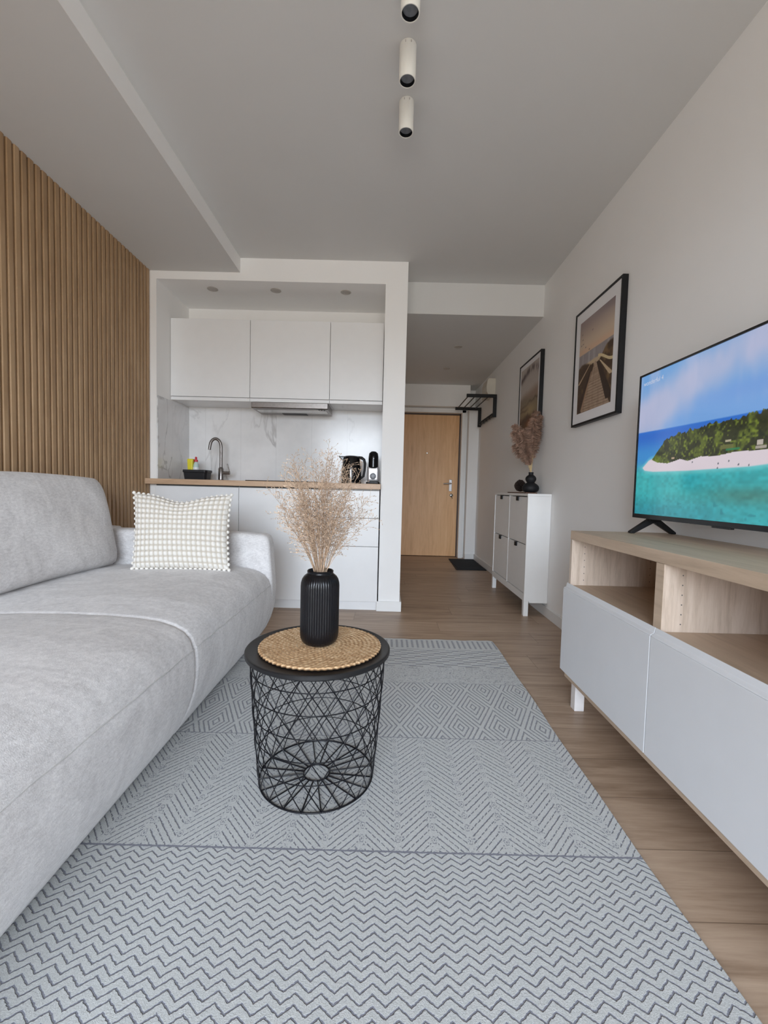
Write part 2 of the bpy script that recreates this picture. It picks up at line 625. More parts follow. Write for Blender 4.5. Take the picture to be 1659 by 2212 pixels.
    def build(s, name, mat, parent=None, smooth=False, bevel=0.0, local=False, seg=2):
        me = bpy.data.meshes.new(name)
        org = Vector((0, 0, 0)) if (local or parent is None) else ORG.get(parent.name, Vector((0, 0, 0)))
        if parent is None and not local:
            # origin at the base centre of the mesh
            a = np.array(s.v)
            org = Vector(((a[:, 0].min() + a[:, 0].max()) / 2, (a[:, 1].min() + a[:, 1].max()) / 2, a[:, 2].min()))
            if getattr(s, 'keep', False):
                org = Vector((0, 0, 0))
        me.from_pydata([(p[0] - org.x, p[1] - org.y, p[2] - org.z) for p in s.v], [], s.f)
        me.update()
        mats = mat if isinstance(mat, (list, tuple)) else [mat]
        for q in mats:
            me.materials.append(M[q] if isinstance(q, str) else q)
        if smooth:
            me.polygons.foreach_set('use_smooth', [True] * len(me.polygons))
            try:
                me.set_sharp_from_angle(angle=math.radians(smooth if smooth is not True else 180))
            except Exception:
                pass
        o = bpy.data.objects.new(name, me)
        COL.objects.link(o)
        if parent is not None:
            o.parent = parent
            ORG[o.name] = org if not local else Vector((0, 0, 0))
        else:
            o.location = org
            ORG[o.name] = org
        if bevel:
            md = o.modifiers.new('bevel', 'BEVEL')
            md.width = bevel
            md.segments = seg
            md.limit_method = 'ANGLE'
            md.angle_limit = math.radians(40)
        return o


def keepworld(mb):
    mb.keep = True
    return mb


def tag(o, label=None, cat=None, group=None, kind=None):
    if label: o['label'] = label
    if cat: o['category'] = cat
    if group: o['group'] = group
    if kind: o['kind'] = kind
    return o


def thing(name, loc, label, cat, group=None, rz=0):
    o = bpy.data.objects.new(name, None)
    o.empty_display_size = 0.05
    o.location = loc
    o.rotation_euler = (0, 0, rz)
    COL.objects.link(o)
    ORG[o.name] = Vector(loc)
    return tag(o, label, cat, group)


def kids(o):
    return [c for c in bpy.data.objects if c.parent == o]


def copy_tree(o, parent=None):
    c = o.copy()
    COL.objects.link(c)
    if parent is not None:
        c.parent = parent
    for ch in kids(o):
        copy_tree(ch, c)
    return c


def struct(name, mb, mat, **k):
    keepworld(mb)
    return tag(mb.build(name, mat, **k), kind='structure')


def part_label(o, l):
    o['label'] = l
    return o


# ------------------------------------------------------------------ the room
struct('floor', MB().box(XL - 0.2, XR + 0.2, YW - 0.2, 6.4, -0.12, 0), 'floor')
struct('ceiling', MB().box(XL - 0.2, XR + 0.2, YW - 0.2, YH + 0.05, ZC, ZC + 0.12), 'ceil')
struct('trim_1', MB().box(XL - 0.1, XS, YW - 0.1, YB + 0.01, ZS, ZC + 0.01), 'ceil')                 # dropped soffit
struct('trim_6', MB().box(XS, XS + 0.002, YW, YB, ZS, ZC), 'wall')                                     # thin soffit side in lighter wall paint, its stronger light put into colour
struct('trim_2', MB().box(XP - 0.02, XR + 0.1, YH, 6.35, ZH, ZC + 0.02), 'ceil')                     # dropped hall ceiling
struct('wall_right', MB().box(XR, XR + 0.15, YW - 0.2, 6.4, 0, ZC + 0.05), 'wall')

# left wall clad in oak slats: one ribbed skin
mb = MB()
pitch = 0.0412
prof = []
y = YW
while y < YB - 0.005:
    g = 0.0065
    for dy, dx in ((0.0, -0.012), (g, -0.012), (g + 0.001, -0.003), (g + 0.003, -0.0006), (g + 0.006, 0.0), (pitch - 0.012, 0.0), (pitch - 0.004, -0.0022), (pitch - 0.0008, -0.006)):
        if y + dy < YB:
            prof.append((XL + dx, y + dy))
    y += pitch
prof += [(XL - 0.012, YB), (XL - 0.15, YB), (XL - 0.15, YW)]
mb.prism(prof, 'z', 0.0, ZS + 0.001)
struct('wall_left', mb, 'slat')
ORG_WALL = None

# kitchen wall with its niche, the pier and the wall along the hall
mb = MB()
mb.box(XL - 0.15, NX0, YB, 3.9, 0, ZC + 0.02)
mb.box(NX1, XP, YB, 6.4, 0, ZC + 0.02)
mb.box(NX0, NX1, YB, 3.9, NZ, ZC + 0.02)
mb.box(NX0, NX1, NY, 3.9, 0, NZ)
struct('wall_kitchen', mb, 'wall')
# tiles, 6 mm proud
struct('trim_3', MB().box(NX0 + 0.006, NX1, NY - 0.006, NY, 0.94, 1.552).box(NX0, NX0 + 0.006, YB + 0.004, NY, 0.94, 1.548), 'marble')

# end wall of the hall with the door recess
mb = MB()
mb.box(1.077, 1.3, YD, 6.4, 0, 2.01)
mb.box(0.10, 1.3, 6.10, 6.4, 0, ZH)
mb.box(0.10, 1.08, YD, 6.2, 2.01, ZH)
struct('wall_hall', mb, 'wall')
mb = MB()
mb.box(1.002, 1.055, 5.90, 6.10, 0, 1.985).box(0.126, 1.055, 5.90, 6.10, 1.945, 2.005)
mb.box(1.055, 1.077, 5.93, 6.10, 0, 2.01)
struct('trim_4', mb, 'trimw', bevel=0.004)
struct('trim_5', MB().box(0.985, 1.002, 5.99, 6.10, 0, 1.945).box(0.126, 1.002, 5.99, 6.10, 1.928, 1.945), 'door_frame')

# rear wall with the balcony window (behind the camera)
WX0, WX1, WZ0, WZ1 = -1.40, 1.00, 0.05, 2.32
mb = MB()
mb.box(XL - 0.15, WX0, YW - 0.2, YW, 0, ZC + 0.02).box(WX1, XR + 0.1, YW - 0.2, YW, 0, ZC + 0.02)
mb.box(WX0, WX1, YW - 0.2, YW, 0, WZ0).box(WX0, WX1, YW - 0.2, YW, WZ1, ZC + 0.02)
struct('wall_rear', mb, 'wall')
mb = MB()
for x0, x1 in ((WX0, WX0 + 0.06), (-0.23, -0.17), (WX1 - 0.06, WX1)):
    mb.box(x0, x1, YW - 0.12, YW - 0.05, WZ0, WZ1)
mb.box(WX0, WX1, YW - 0.12, YW - 0.05, WZ0, WZ0 + 0.07).box(WX0, WX1, YW - 0.12, YW - 0.05, WZ1 - 0.07, WZ1)
keepworld(mb)
wf = tag(mb.build('window_1', 'trimw'), kind='structure')
mb = MB().box(WX0 + 0.06, WX1 - 0.06, YW - 0.088, YW - 0.082, WZ0 + 0.07, WZ1 - 0.07)
mb.build('pane', 'glass', wf)

# skirting boards
BH, BT = 0.075, 0.013
struct('baseboard_right', MB().box(XR - BT, XR, YW, YD, 0, BH), 'trimw', bevel=0.003)
struct('baseboard_hall', MB().box(1.077, XR - BT, YD - BT, YD, 0, BH).box(1.004, 1.058, 5.888, 5.90, 0, BH), 'trimw', bevel=0.003)
struct('baseboard_kitchen', MB().box(-0.046, XP + BT, YB - BT, YB, 0, BH).box(XP, XP + BT, YB, YD, 0, BH), 'trimw', bevel=0.003)
struct('baseboard_rear', MB().box(XL, XR - BT, YW, YW + BT, 0, BH), 'trimw')

# entrance door
d = keepworld(MB().box(0.14, 0.984, 6.00, 6.04, 0.008, 1.927)).build('door_1', 'door')
tag(d, kind='structure')
ORG[d.name] = Vector((0, 0, 0))
mb = MB().box(0.868, 0.908, 5.992, 6.0, 0.90, 1.06)
pl = mb.build('door_plate', 'silver', d, bevel=0.004)
MB().tube([(0.888, 5.995, 1.005), (0.888, 5.945, 1.005), (0.88, 5.938, 1.005), (0.785, 5.94, 1.0)], 0.009, 10).build('handle', 'chrome', d, smooth=40)
mb = MB()
mb.lathe([(0.0235, 0), (0.0235, 0.004), (0.018, 0.008), (0.004, 0.01)], n=24)
mb.v = [(0.905 + a, 5.999 - c, 0.845 + b) for a, b, c in mb.v]
mb.build('lock_rosette', 'chrome', d, smooth=40)
mb = MB().lathe([(0.012, 0), (0.012, 0.005), (0.006, 0.007)], n=16)
mb.v = [(0.556 + a, 5.999 - c, 1.41 + b) for a, b, c in mb.v]
mb.build('peephole', 'chrome', d)
mb = MB()
mb.tube([(0.905, 5.99, 0.845), (0.905, 5.975, 0.835), (0.915, 5.972, 0.80)], 0.004, 6)
mb.build('key', 'dim', d)

# ------------------------------------------------------------------ downlights in the niche and hall ceilings
def downlight():
    t = thing('recessed_downlight', (0, 0, 0), '', 'ceiling light')
    MB().lathe([(0.038, 0.0), (0.040, -0.003), (0.036, -0.005), (0.029, -0.004), (0.027, 0.0)], n=32, closed=True).build('rim', 'spot', t, smooth=40, local=True)
    MB().lathe([(0.027, -0.0025), (0.020, -0.0022), (0.0005, -0.002)], n=24).build('lens', 'spot', t, smooth=40, local=True)
    return t


dl = downlight()
spots = [(-1.331, 3.36, NZ, 'leftmost small round recessed light in kitchen niche ceiling above left wall cabinet'),
         (-0.857, 3.36, NZ, 'middle of three small round recessed lights above the kitchen wall cabinets'),
         (-0.332, 3.36, NZ, 'rightmost small round recessed light in kitchen niche ceiling beside white pier'),
         (0.666, 4.281, ZH, 'small round recessed light in hall ceiling, the one nearer the living room'),
         (0.661, 5.039, ZH, 'small round recessed light in hall ceiling, the one nearer the wooden door')]
for i, (x, y, z, lb) in enumerate(spots):
    o = dl if i == 0 else copy_tree(dl)
    o.location = (x, y, z)
    o['label'] = lb
    o['group'] = 'recessed lights in the kitchen niche' if i < 3 else 'recessed lights in the hall ceiling'

# three cylinder surface spots on the main ceiling
def cyl_spot():
    t = thing('ceiling_spotlight', (0, 0, 0), '', 'ceiling light')
    MB().lathe([(0.0295, 0.0), (0.031, -0.002), (0.031, -0.121), (0.0295, -0.124), (0.0270, -0.124), (0.0262, -0.118), (0.0262, -0.095), (0.004, -0.094)], n=48).build('cylinder_housing', 'lamp', t, smooth=35, local=True)
    MB().lathe([(0.0258, -0.1), (0.0268, -0.122), (0.0262, -0.1225), (0.025, -0.1)], n=40, closed=True).build('inner_ring', 'gloss', t, smooth=35, local=True)
    MB().lathe([(0.0245, -0.110), (0.020, -0.108), (0.006, -0.105), (0.0004, -0.105)], n=32).build('bulb', 'lens', t, smooth=50, local=True)
    MB().box(-0.012, -0.009, -0.0318, -0.029, -0.014, -0.008).box(0.009, 0.012, -0.0318, -0.029, -0.014, -0.008).build('fixing_screw', 'spot', t, local=True)
    return t


cs = cyl_spot()
for i, (x, y, lb) in enumerate([(0.041, 1.462, 'white cylinder spotlight under the ceiling, nearest one cut by the top of the photo'),
                                (0.043, 1.692, 'middle one of three white cylinder spotlights hanging from the ceiling'),
                                (0.049, 1.925, 'farthest and smallest of three white cylinder spotlights, nearest the kitchen')]):
    o = cs if i == 0 else copy_tree(cs)
    o.location = (x, y, ZC)
    o['label'] = lb
    o['group'] = 'white cylinder spotlights on the ceiling'

# ------------------------------------------------------------------ kitchen
CY = 3.135          # worktop front edge
FY = 3.195          # base door fronts
JX = [-1.677, -1.068, -0.448, -0.040]

w = MB()
w.box(XL + 0.001, -0.0345, CY, YB - 0.001, 0.903, 0.942)
w.box(NX0 + 0.0065, -0.0345, YB - 0.001, NY - 0.007, 0.903, 0.942)
tag(w.build('worktop', 'counter', bevel=0.0025), 'oak effect kitchen worktop running across the niche above white base cabinets', 'worktop')


def front(mb_, x0, x1, z0, z1, y=FY, t=0.018):
    return mb_.box(x0 + 0.0015, x1 - 0.0015, y, y + t, z0 + 0.0015, z1 - 0.0015)


def base_unit(x0, x1, name, label, drawers=None):
    t = thing(name, ((x0 + x1) / 2, (FY + NY) / 2, 0), label, 'cabinet', 'white kitchen base cabinets')
    b = MB().box(max(x0, NX0) + 0.002, x1 - 0.002, FY + 0.024, 3.735, 0.075, 0.9025)
    b.build('body', 'lacq', t)
    MB().box(max(x0, NX0) + 0.001, x1 - 0.001, FY + 0.045, FY + 0.061, 0.0, 0.0745).build('plinth', 'lacq', t)
    if drawers:
        for k, (a, c) in enumerate(drawers):
            dr = front(MB(), x0, x1, a, c).build('drawer', 'lacq', t, bevel=0.0015)
            MB().box(x0 + 0.004, x1 - 0.004, FY + 0.002, FY + 0.022, c - 0.001, c + 0.0016).build('grip_edge', 'gap', dr)
    else:
        front(MB(), x0, x1, 0.072, 0.893).build('door', 'lacq', t, bevel=0.0015)
        MB().box(x0 + 0.004, x1 - 0.004, FY + 0.008, FY + 0.0235, 0.894, 0.902).build('grip_profile', 'gap', t)
    return t


base_unit(JX[0], JX[1], 'base_cabinet', 'white handleless sink cabinet behind the ivory cushion, below the faucet')
base_unit(JX[1], JX[2], 'base_cabinet', 'white handleless base cabinet directly behind the dried grass, below the hob')
base_unit(JX[2], JX[3], 'drawer_cabinet', 'white kitchen drawer cabinet beside the pier with three drawer fronts', [(0.072, 0.481), (0.481, 0.690), (0.690, 0.893)])

WY = 3.42
for k, (x0, x1, lb) in enumerate([(NX0 + 0.001, -1.064, 'left white handleless wall cabinet above the faucet'),
                                  (-1.064, -0.449, 'middle white handleless wall cabinet above the extractor hood'),
                                  (-0.449, -0.038, 'narrow right white wall cabinet above the kettle, next to the pier')]):
    t = thing('wall_cabinet', ((x0 + x1) / 2, 3.58, 1.56), lb, 'cabinet', 'white kitchen wall cabinets')
    MB().box(x0 + 0.001, x1 - 0.001, WY + 0.024, NY - 0.001 - 0.006, 1.558, 2.172).build('body', 'lacq', t)
    MB().box(x0 + 0.0018, x1 - 0.0018, WY, WY + 0.02, 1.586, 2.174).build('door', 'lacq', t, bevel=0.0015)
    MB().box(x0 + 0.001, x1 - 0.001, WY + 0.004, WY + 0.024, 1.5565, 1.5815).build('grip_rail', 'lacq', t, bevel=0.0015)

# pull-out extractor hood
t = thing('extractor_hood', (-0.757, 3.57, 1.51), 'slim stainless steel extractor hood under the middle wall cabinet', 'extractor hood')
MB().prism([(3.418, 1.554), (3.418, 1.514), (3.424, 1.508), (3.70, 1.506), (3.70, 1.5565)], 'x', -1.052, -0.461).build('body', 'steel', t, bevel=0.002)
MB().box(-0.86, -0.66, 3.62, 3.70, 1.5035, 1.5065).build('lamp_slot', 'gap', t)
MB().box(-1.03, -0.48, 3.47, 3.60, 1.5045, 1.5065).build('grease_filter', 'chrome', t)
mb = MB()
for q in range(3):
    mb.lathe([(0.006, 0), (0.006, -0.003), (0.002, -0.004)], (-0.53 + q * 0.02, 3.445, 1.5075), 12)
mb.build('buttons', 'gap', t)

tag(MB().box(-1.03, -0.46, 3.22, 3.68, 0.9422, 0.9485).build('hob', 'glass_hob', bevel=0.002), 'flat black glass hob lying in the worktop behind the dried grass', 'hob')

# faucet
t = thing('kitchen_faucet', (-1.335, 3.56, 0.942), 'brushed steel gooseneck kitchen faucet with side lever, beside black caddy', 'faucet')
MB().lathe([(0.027, 0), (0.027, 0.004), (0.021, 0.008), (0.021, 0.095), (0.016, 0.103), (0.014, 0.108)], (-1.335, 3.56, 0.942), 28).build('base', 'steel', t, smooth=35)
pts = [(-1.335, 3.56, 1.04), (-1.335, 3.56, 1.21)]
for k in range(1, 15):
    a = k / 14 * PI * 0.93
    pts.append((-1.335 - 0.036 * (1 - math.cos(a)), 3.56 - 0.022 * (1 - math.cos(a)), 1.21 + 0.066 * math.sin(a)))
pts.append((-1.411, 3.512, 1.185))
MB().tube(pts, 0.0118, 16).build('spout', 'steel', t, smooth=35)
lv = MB().tube([(-1.318, 3.56, 1.005), (-1.262, 3.56, 1.005)], 0.0125, 16).build('valve', 'steel', t, smooth=35)
MB().tube([(-1.268, 3.56, 1.010), (-1.272, 3.555, 1.04), (-1.282, 3.55, 1.078)], [0.0055, 0.005, 0.0045], 10).build('lever', 'steel', lv, smooth=35)

# washing-up caddy and what stands in it
t = thing('sink_caddy', (-1.50, 3.50, 0.942), 'black plastic washing-up caddy on the worktop left of the faucet', 'caddy')
ol = lambda hx, hy, z: [( -1.50 + hx * a, 3.50 + hy * b, z) for a, b in ((-1, -.7), (-.85, -1), (.85, -1), (1, -.7), (1, .7), (.85, 1), (-.85, 1), (-1, .7))]
mb = MB()
rings = [ol(0.086, 0.055, 0.9425), ol(0.093, 0.062, 1.000), ol(0.098, 0.067, 1.001), ol(0.098, 0.067, 1.021), ol(0.090, 0.058, 1.021), ol(0.083, 0.052, 0.9475)]
for r_ in rings:
    mb.v += r_
for j in range(5):
    for i in range(8):
        mb.f.append((j * 8 + i, j * 8 + (i + 1) % 8, (j + 1) * 8 + (i + 1) % 8, (j + 1) * 8 + i))
mb.f.append(tuple(range(8))[::-1]); mb.f.append(tuple(range(40, 48)))
mb.build('basin', 'crate', t, bevel=0.002)
MB().box(-1.475, -1.471, 3.446, 3.554, 0.948, 1.018).build('divider', 'crate', t)
mb = MB().prism([(-1.567, 0.949), (-1.535, 0.949), (-1.528, 1.108), (-1.574, 1.108)], 'y', 3.475, 3.525)
mb.v = [(max(min(a, -1.535 + (c - 0.949) * 0.1), -1.5745), b, c) for a, b, c in mb.v]
tag(mb.build('cleaning_sponge', 'yellow', bevel=0.006), 'upright yellow sponge cloth standing in the black caddy', 'sponge')
t = thing('dish_soap_bottle', (-1.512, 3.50, 0.9485), 'small washing-up liquid bottle with red cap standing in the black caddy', 'bottle')
MB().lathe([(0.018, 0), (0.021, 0.004), (0.021, 0.055), (0.023, 0.09), (0.019, 0.118), (0.011, 0.132), (0.010, 0.138)], (-1.512, 3.50, 0.9485), 24).build('bottle_body', 'bottle', t, smooth=40)
MB().lathe([(0.0213, 0.03), (0.0218, 0.058), (0.0236, 0.09), (0.0232, 0.094)], (-1.512, 3.50, 0.9485), 24).build('label_band', 'label', t, smooth=40)
MB().lathe([(0.0145, 0.1365), (0.0145, 0.152), (0.008, 0.156), (0.0085, 0.172), (0.005, 0.177)], (-1.512, 3.50, 0.9485), 20).build('cap', 'red', t, smooth=40)

# kettle
kx, ky, kz = -0.270, 3.45, 0.9422
t = thing('electric_kettle', (kx, ky, kz), 'glossy black electric kettle with loop handle on the worktop', 'kettle')
MB().lathe([(0.074, 0), (0.080, 0.004), (0.080, 0.016), (0.074, 0.02)], (kx, ky, kz), 40).build('power_base', 'black', t, smooth=35)
MB().lathe([(0.070, 0.021), (0.078, 0.026), (0.078, 0.05), (0.074, 0.12), (0.066, 0.19), (0.062, 0.208), (0.050, 0.216), (0.02, 0.219)], (kx, ky, kz), 48).build('jug', 'gloss', t, smooth=35)
MB().prism([(kx - 0.058, kz + 0.165), (kx - 0.103, kz + 0.213), (kx - 0.045, kz + 0.213)], 'y', ky - 0.018, ky + 0.018).build('spout', 'gloss', t, bevel=0.006)
hp = [(kx + 0.050, ky, kz + 0.205), (kx + 0.080, ky, kz + 0.203), (kx + 0.098, ky, kz + 0.190), (kx + 0.106, ky, kz + 0.160), (kx + 0.104, ky, kz + 0.110), (kx + 0.096, ky, kz + 0.06), (kx + 0.074, ky, kz + 0.045)]
MB().tube(hp, [0.012, 0.012, 0.011, 0.010, 0.009, 0.009, 0.009], 12).build('handle', 'black', t, smooth=60)
MB().box(kx - 0.004, kx + 0.004, ky - 0.0805, ky - 0.072, kz + 0.05, kz + 0.11).build('water_gauge', 'silver', t, bevel=0.002)

# capsule coffee machine
cx, cy2, cz = -0.098, 3.44, 0.9422
t = thing('coffee_machine', (cx, cy2, cz), 'small silver and black capsule coffee machine against the niche wall', 'coffee machine')
MB().rbox(cx - 0.053, cx + 0.053, cy2 - 0.06, cy2 + 0.12, cz, cz + 0.018, 0.008, (8, 10, 4)).build('drip_base', 'gloss', t, smooth=50)
MB().rbox(cx - 0.047, cx + 0.047, cy2 - 0.03, cy2 + 0.12, cz + 0.019, cz + 0.14, 0.016, (8, 8, 8)).build('water_body', 'silver', t, smooth=50)
mb = MB().lathe([(0.002, 0.0), (0.026, 0.0), (0.038, 0.010), (0.0385, 0.09), (0.034, 0.118), (0.018, 0.132), (0.002, 0.134)], (cx, cy2 - 0.01, cz + 0.122), 32)
mb.build('brewing_head', 'gloss', t, smooth=40)
mb = MB().lathe([(0.025, 0), (0.025, 0.006), (0.02, 0.008), (0.0005, 0.008)], n=32)
mb.v = [(cx + a, cy2 - 0.0295 - c, cz + 0.062 + b) for a, b, c in mb.v]
dlm = mb.build('dial', 'lens', t, smooth=40)
mb = MB().lathe([(0.004, 0), (0.0035, 0.003)], n=12)
mb.v = [(cx + 0.003 + a, cy2 - 0.047 - c, cz + 0.198 + b) for a, b, c in mb.v]
mb.build('power_light', 'label', t)

# ------------------------------------------------------------------ sofa
SX0 = XL + 0.012


def seat_profile():
    return [(-0.745, 0.030), (-0.715, 0.034), (-0.690, 0.070), (-0.660, 0.130), (-0.640, 0.195), (-0.632, 0.255), (-0.632, 0.305), (-0.636, 0.338),
            (-0.6385, 0.3455), (-0.641, 0.353), (-0.650, 0.378), (-0.672, 0.404), (-0.708, 0.424), (-0.760, 0.439), (-0.84, 0.449), (-0.95, 0.454), (-1.08, 0.456), (-1.2, 0.454), (-1.32, 0.449), (-1.45, 0.444), (-1.60, 0.44)]


def sweep_soft(prof, y0, y1, r, n=54, back=True, puff=None, seam=True):
    """profile in XZ swept along Y with rounded ends"""
    mb = MB()
    P = [Vector(p) for p in prof]
    # normals
    N = []
    for i in range(len(P)):
        t = P[min(i + 1, len(P) - 1)] - P[max(i - 1, 0)]
        nn = Vector((-t.y, t.x)) * -1
        nn.normalize()
        if nn.x < -0.2 and nn.y < 0:
            nn = -nn
        N.append(nn)
    ys = []
    for k in range(n + 1):
        q = k / n * 2 - 1
        q = math.sin(q * PI / 2) * 0.5 + q * 0.5 if abs(q) < 1 else q
        ys.append((y0 + y1) / 2 + q * (y1 - y0) / 2)
    extra = [y0 + r * f for f in (0.02, 0.08, 0.18, 0.33, 0.55, 0.8)] + [y1 - r * f for f in (0.02, 0.08, 0.18, 0.33, 0.55, 0.8)]
    ys = sorted(set([round(a, 5) for a in ys + extra]))
    base_z = min(p.y for p in P)
    back_x = min(p.x for p in P)
    rows = []
    for yy in ys:
        dd = min(yy - y0, y1 - yy)
        s_ = max(0, 1 - dd / r)
        inset = r * (1 - math.sqrt(max(0, 1 - s_ * s_)))
        row = []
        for p, nn in zip(P, N):
            q = p - nn * inset
            if puff:
                q = q + nn * puff(p, (yy - y0) / (y1 - y0))
            row.append((q.x, yy, max(q.y, base_z)))
        row.append((back_x, yy, base_z))
        rows.append(row)
    m = len(rows[0])
    for row in rows:
        mb.v += row
    for j in range(len(rows) - 1):
        for i in range(m):
            i2 = (i + 1) % m
            mb.f.append((j * m + i, (j + 1) * m + i, (j + 1) * m + i2, j * m + i2))
    mb.f.append(tuple(range(m)))
    mb.f.append(tuple((len(rows) - 1) * m + i for i in range(m))[::-1])
    return mb, ys


sofa = thing('sofa', (-1.2, 1.35, 0), 'long light grey chenille sofa with deep rounded seats along the slatted wall', 'sofa')
sp = seat_profile()


def seatpuff(seed):
    def f(p, t):
        e = max(0.0, min(1, t * 5)) * max(0.0, min(1, (1 - t) * 5))
        w = 0.5 + 0.5 * math.sin(t * 9 + seed + p[0] * 7)
        if p[1] > 0.36:
            return (0.012 * e * min(1, (p[1] - 0.36) / 0.06)) + 0.003 * w * e
        return 0.002 * w * e
    return f


for (a, b_, sd) in ((1.466, 2.475, 0.5), (0.10, 1.4805, 2.1)):
    mb, ys = sweep_soft(sp, a, b_, 0.024, puff=seatpuff(sd))
    c = mb.build('seat_cushion', 'sofa', sofa, smooth=60)
    # seam piping that follows the front
    pts = [(-0.6372 + 0.0008 * math.sin(k), a + 0.018 + (b_ - a - 0.036) * k / 60, 0.3455 + 0.0012 * math.sin(k * 0.7)) for k in range(61)]
    MB().tube(pts, 0.0021, 6).build('seam_piping', 'piping', c, smooth=60)

# base under the seats, back frame, arm
MB().box(SX0, -0.78, 0.12, 2.58, 0.03, 0.20).build('base_frame', 'sofa', sofa, bevel=0.01)
MB().rbox(SX0, -1.54, 0.10, 2.585, 0.04, 0.66, 0.03, (6, 20, 10)).build('back_frame', 'sofa', sofa, smooth=60)
arm_prof = [(-0.745, 0.030), (-0.715, 0.034), (-0.690, 0.070), (-0.662, 0.130), (-0.643, 0.195), (-0.635, 0.255), (-0.634, 0.32), (-0.638, 0.40), (-0.645, 0.48), (-0.650, 0.55), (-0.655, 0.592), (-0.666, 0.617), (-0.692, 0.631),
            (-0.80, 0.636), (-1.0, 0.640), (-1.3, 0.642), (-1.55, 0.642), (-1.69, 0.64)]
mb, ys = sweep_soft(arm_prof, 2.472, 2.595, 0.026, n=10)
mb.build('armrest', 'sofa', sofa, smooth=60)
mb = MB()
for (x, y) in ((-0.82, 0.25), (-0.82, 2.45), (-1.62, 0.25), (-1.62, 2.45)):
    MB().box(x - 0.025, x + 0.025, y - 0.025, y + 0.025, 0.0112 if x > -0.93 and y > 0.28 else 0.0, 0.032).build('foot', 'black', sofa)


def back_cushion(y0, y1):
    """leaning soft back cushion, a grown superellipse slab"""
    mb = MB()
    H, T = 0.495, 0.20
    base = Vector((-1.425, 0, 0.452))
    lean = math.radians(12)
    nu, nv = 44, 34

    def surf(side):
        def fn(u, v):
            a, b2 = u * 2 - 1, v * 2 - 1
            ea = 1 - abs(a) ** 9
            eb = 1 - abs(b2) ** 7
            th = T / 2 * (max(ea, 0) ** 0.42) * (max(eb, 0) ** 0.42)
            th *= 0.86 + 0.14 * (1 - a * a) * (1 - b2 * b2)
            th += 0.004 * math.sin(a * 5 + b2 * 3 + y0) * ea * eb
            # wrinkles by the lower far corner
            th += 0.004 * math.sin((a * 1.3 - b2) * 17) * max(0, a) ** 2 * max(0, -b2) ** 1.5 * ea
            w = (y1 - y0) / 2
            yy = a * w * (1 - 0.035 * b2 ** 2 * (1 if b2 > 0 else .25)) - 0.012 * max(0, b2) ** 4 * a
            zz = b2 * H / 2 * (1 - 0.018 * a ** 4) + 0.006 * math.cos(a * 3.1)
            x_ = side * th
            # lean back
            px = x_ * math.cos(lean) - (zz + H / 2) * math.sin(lean)
            pz = (zz + H / 2) * math.cos(lean) + x_ * math.sin(lean)
            return (base.x - T / 2 + 0.015 + px, (y0 + y1) / 2 + yy, base.z + pz)
        return fn
    mb.grid(surf(1), nu, nv)
    k = len(mb.f)
    mb.grid(surf(-1), nu, nv)
    mb.f[k:] = [q[::-1] for q in mb.f[k:]]
    return mb


for (a, b_) in ((1.455, 2.425), (0.47, 1.445)):
    o = back_cushion(a, b_).build('back_cushion', 'sofa', sofa, smooth=70)

# ivory bobble cushion
PT = Vector((-1.045, 2.24, 0.466))
pil = thing('throw_pillow', PT, 'ivory cushion covered with rows of bobbles on the far end of the sofa', 'cushion')
PW, PH, PTH = 0.49, 0.40, 0.13
lean = math.radians(17)


def pillow_pt(a, b2, off):
    """a,b in -1..1, off = signed distance from mid plane"""
    # pointed ears, waisted sides
    tt = (b2 + 1) / 2
    xx = a * PW / 2 * (1 - 0.055 * (1 - b2 * b2)) * (1 + 0.05 * tt) - 0.036 * tt
    zz = b2 * PH / 2 * (1 - 0.03 * (1 - a * a))
    if b2 > 0:
        zz -= 0.040 * math.exp(-(a / 0.42) ** 2) * b2 ** 2
        zz += 0.006 * abs(a) ** 6
    y_ = -off
    h = zz + PH / 2
    py = y_ * math.cos(lean) + h * math.sin(lean)
    pz = h * math.cos(lean) - y_ * math.sin(lean)
    rz = math.radians(3)
    return (PT.x + xx * math.cos(rz) - py * math.sin(rz), PT.y + xx * math.sin(rz) + py * math.cos(rz), PT.z + pz)


NCOL, NROW = 20, 14


def pillow_surf(side):
    def fn(u, v):
        a, b2 = u * 2 - 1, v * 2 - 1
        th = PTH / 2 * max(0, 1 - a ** 2) ** 0.45 * max(0, 1 - b2 ** 2) ** 0.45
        bb = abs(math.sin(PI * NCOL * u)) * abs(math.sin(PI * NROW * v))
        th += 0.0125 * bb ** 0.6 * min(1, (1 - abs(a)) * 12) * min(1, (1 - abs(b2)) * 12)
        return pillow_pt(a, b2, side * th)
    return fn


mb = MB()
mb.grid(pillow_surf(1), NCOL * 7, NROW * 7)
k = len(mb.f)
mb.grid(pillow_surf(-1), NCOL * 4, NROW * 4)
mb.f[k:] = [q[::-1] for q in mb.f[k:]]
cov = mb.build('cover', 'pillow', pil, smooth=180)


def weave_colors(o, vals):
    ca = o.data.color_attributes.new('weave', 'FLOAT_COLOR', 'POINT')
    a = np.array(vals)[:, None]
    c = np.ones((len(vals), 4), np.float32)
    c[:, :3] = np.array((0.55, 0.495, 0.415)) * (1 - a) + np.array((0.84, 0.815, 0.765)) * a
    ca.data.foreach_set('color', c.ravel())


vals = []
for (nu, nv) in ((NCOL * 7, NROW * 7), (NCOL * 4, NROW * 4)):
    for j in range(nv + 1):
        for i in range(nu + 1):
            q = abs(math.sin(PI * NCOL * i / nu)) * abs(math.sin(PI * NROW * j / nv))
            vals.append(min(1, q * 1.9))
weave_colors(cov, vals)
mb = MB()


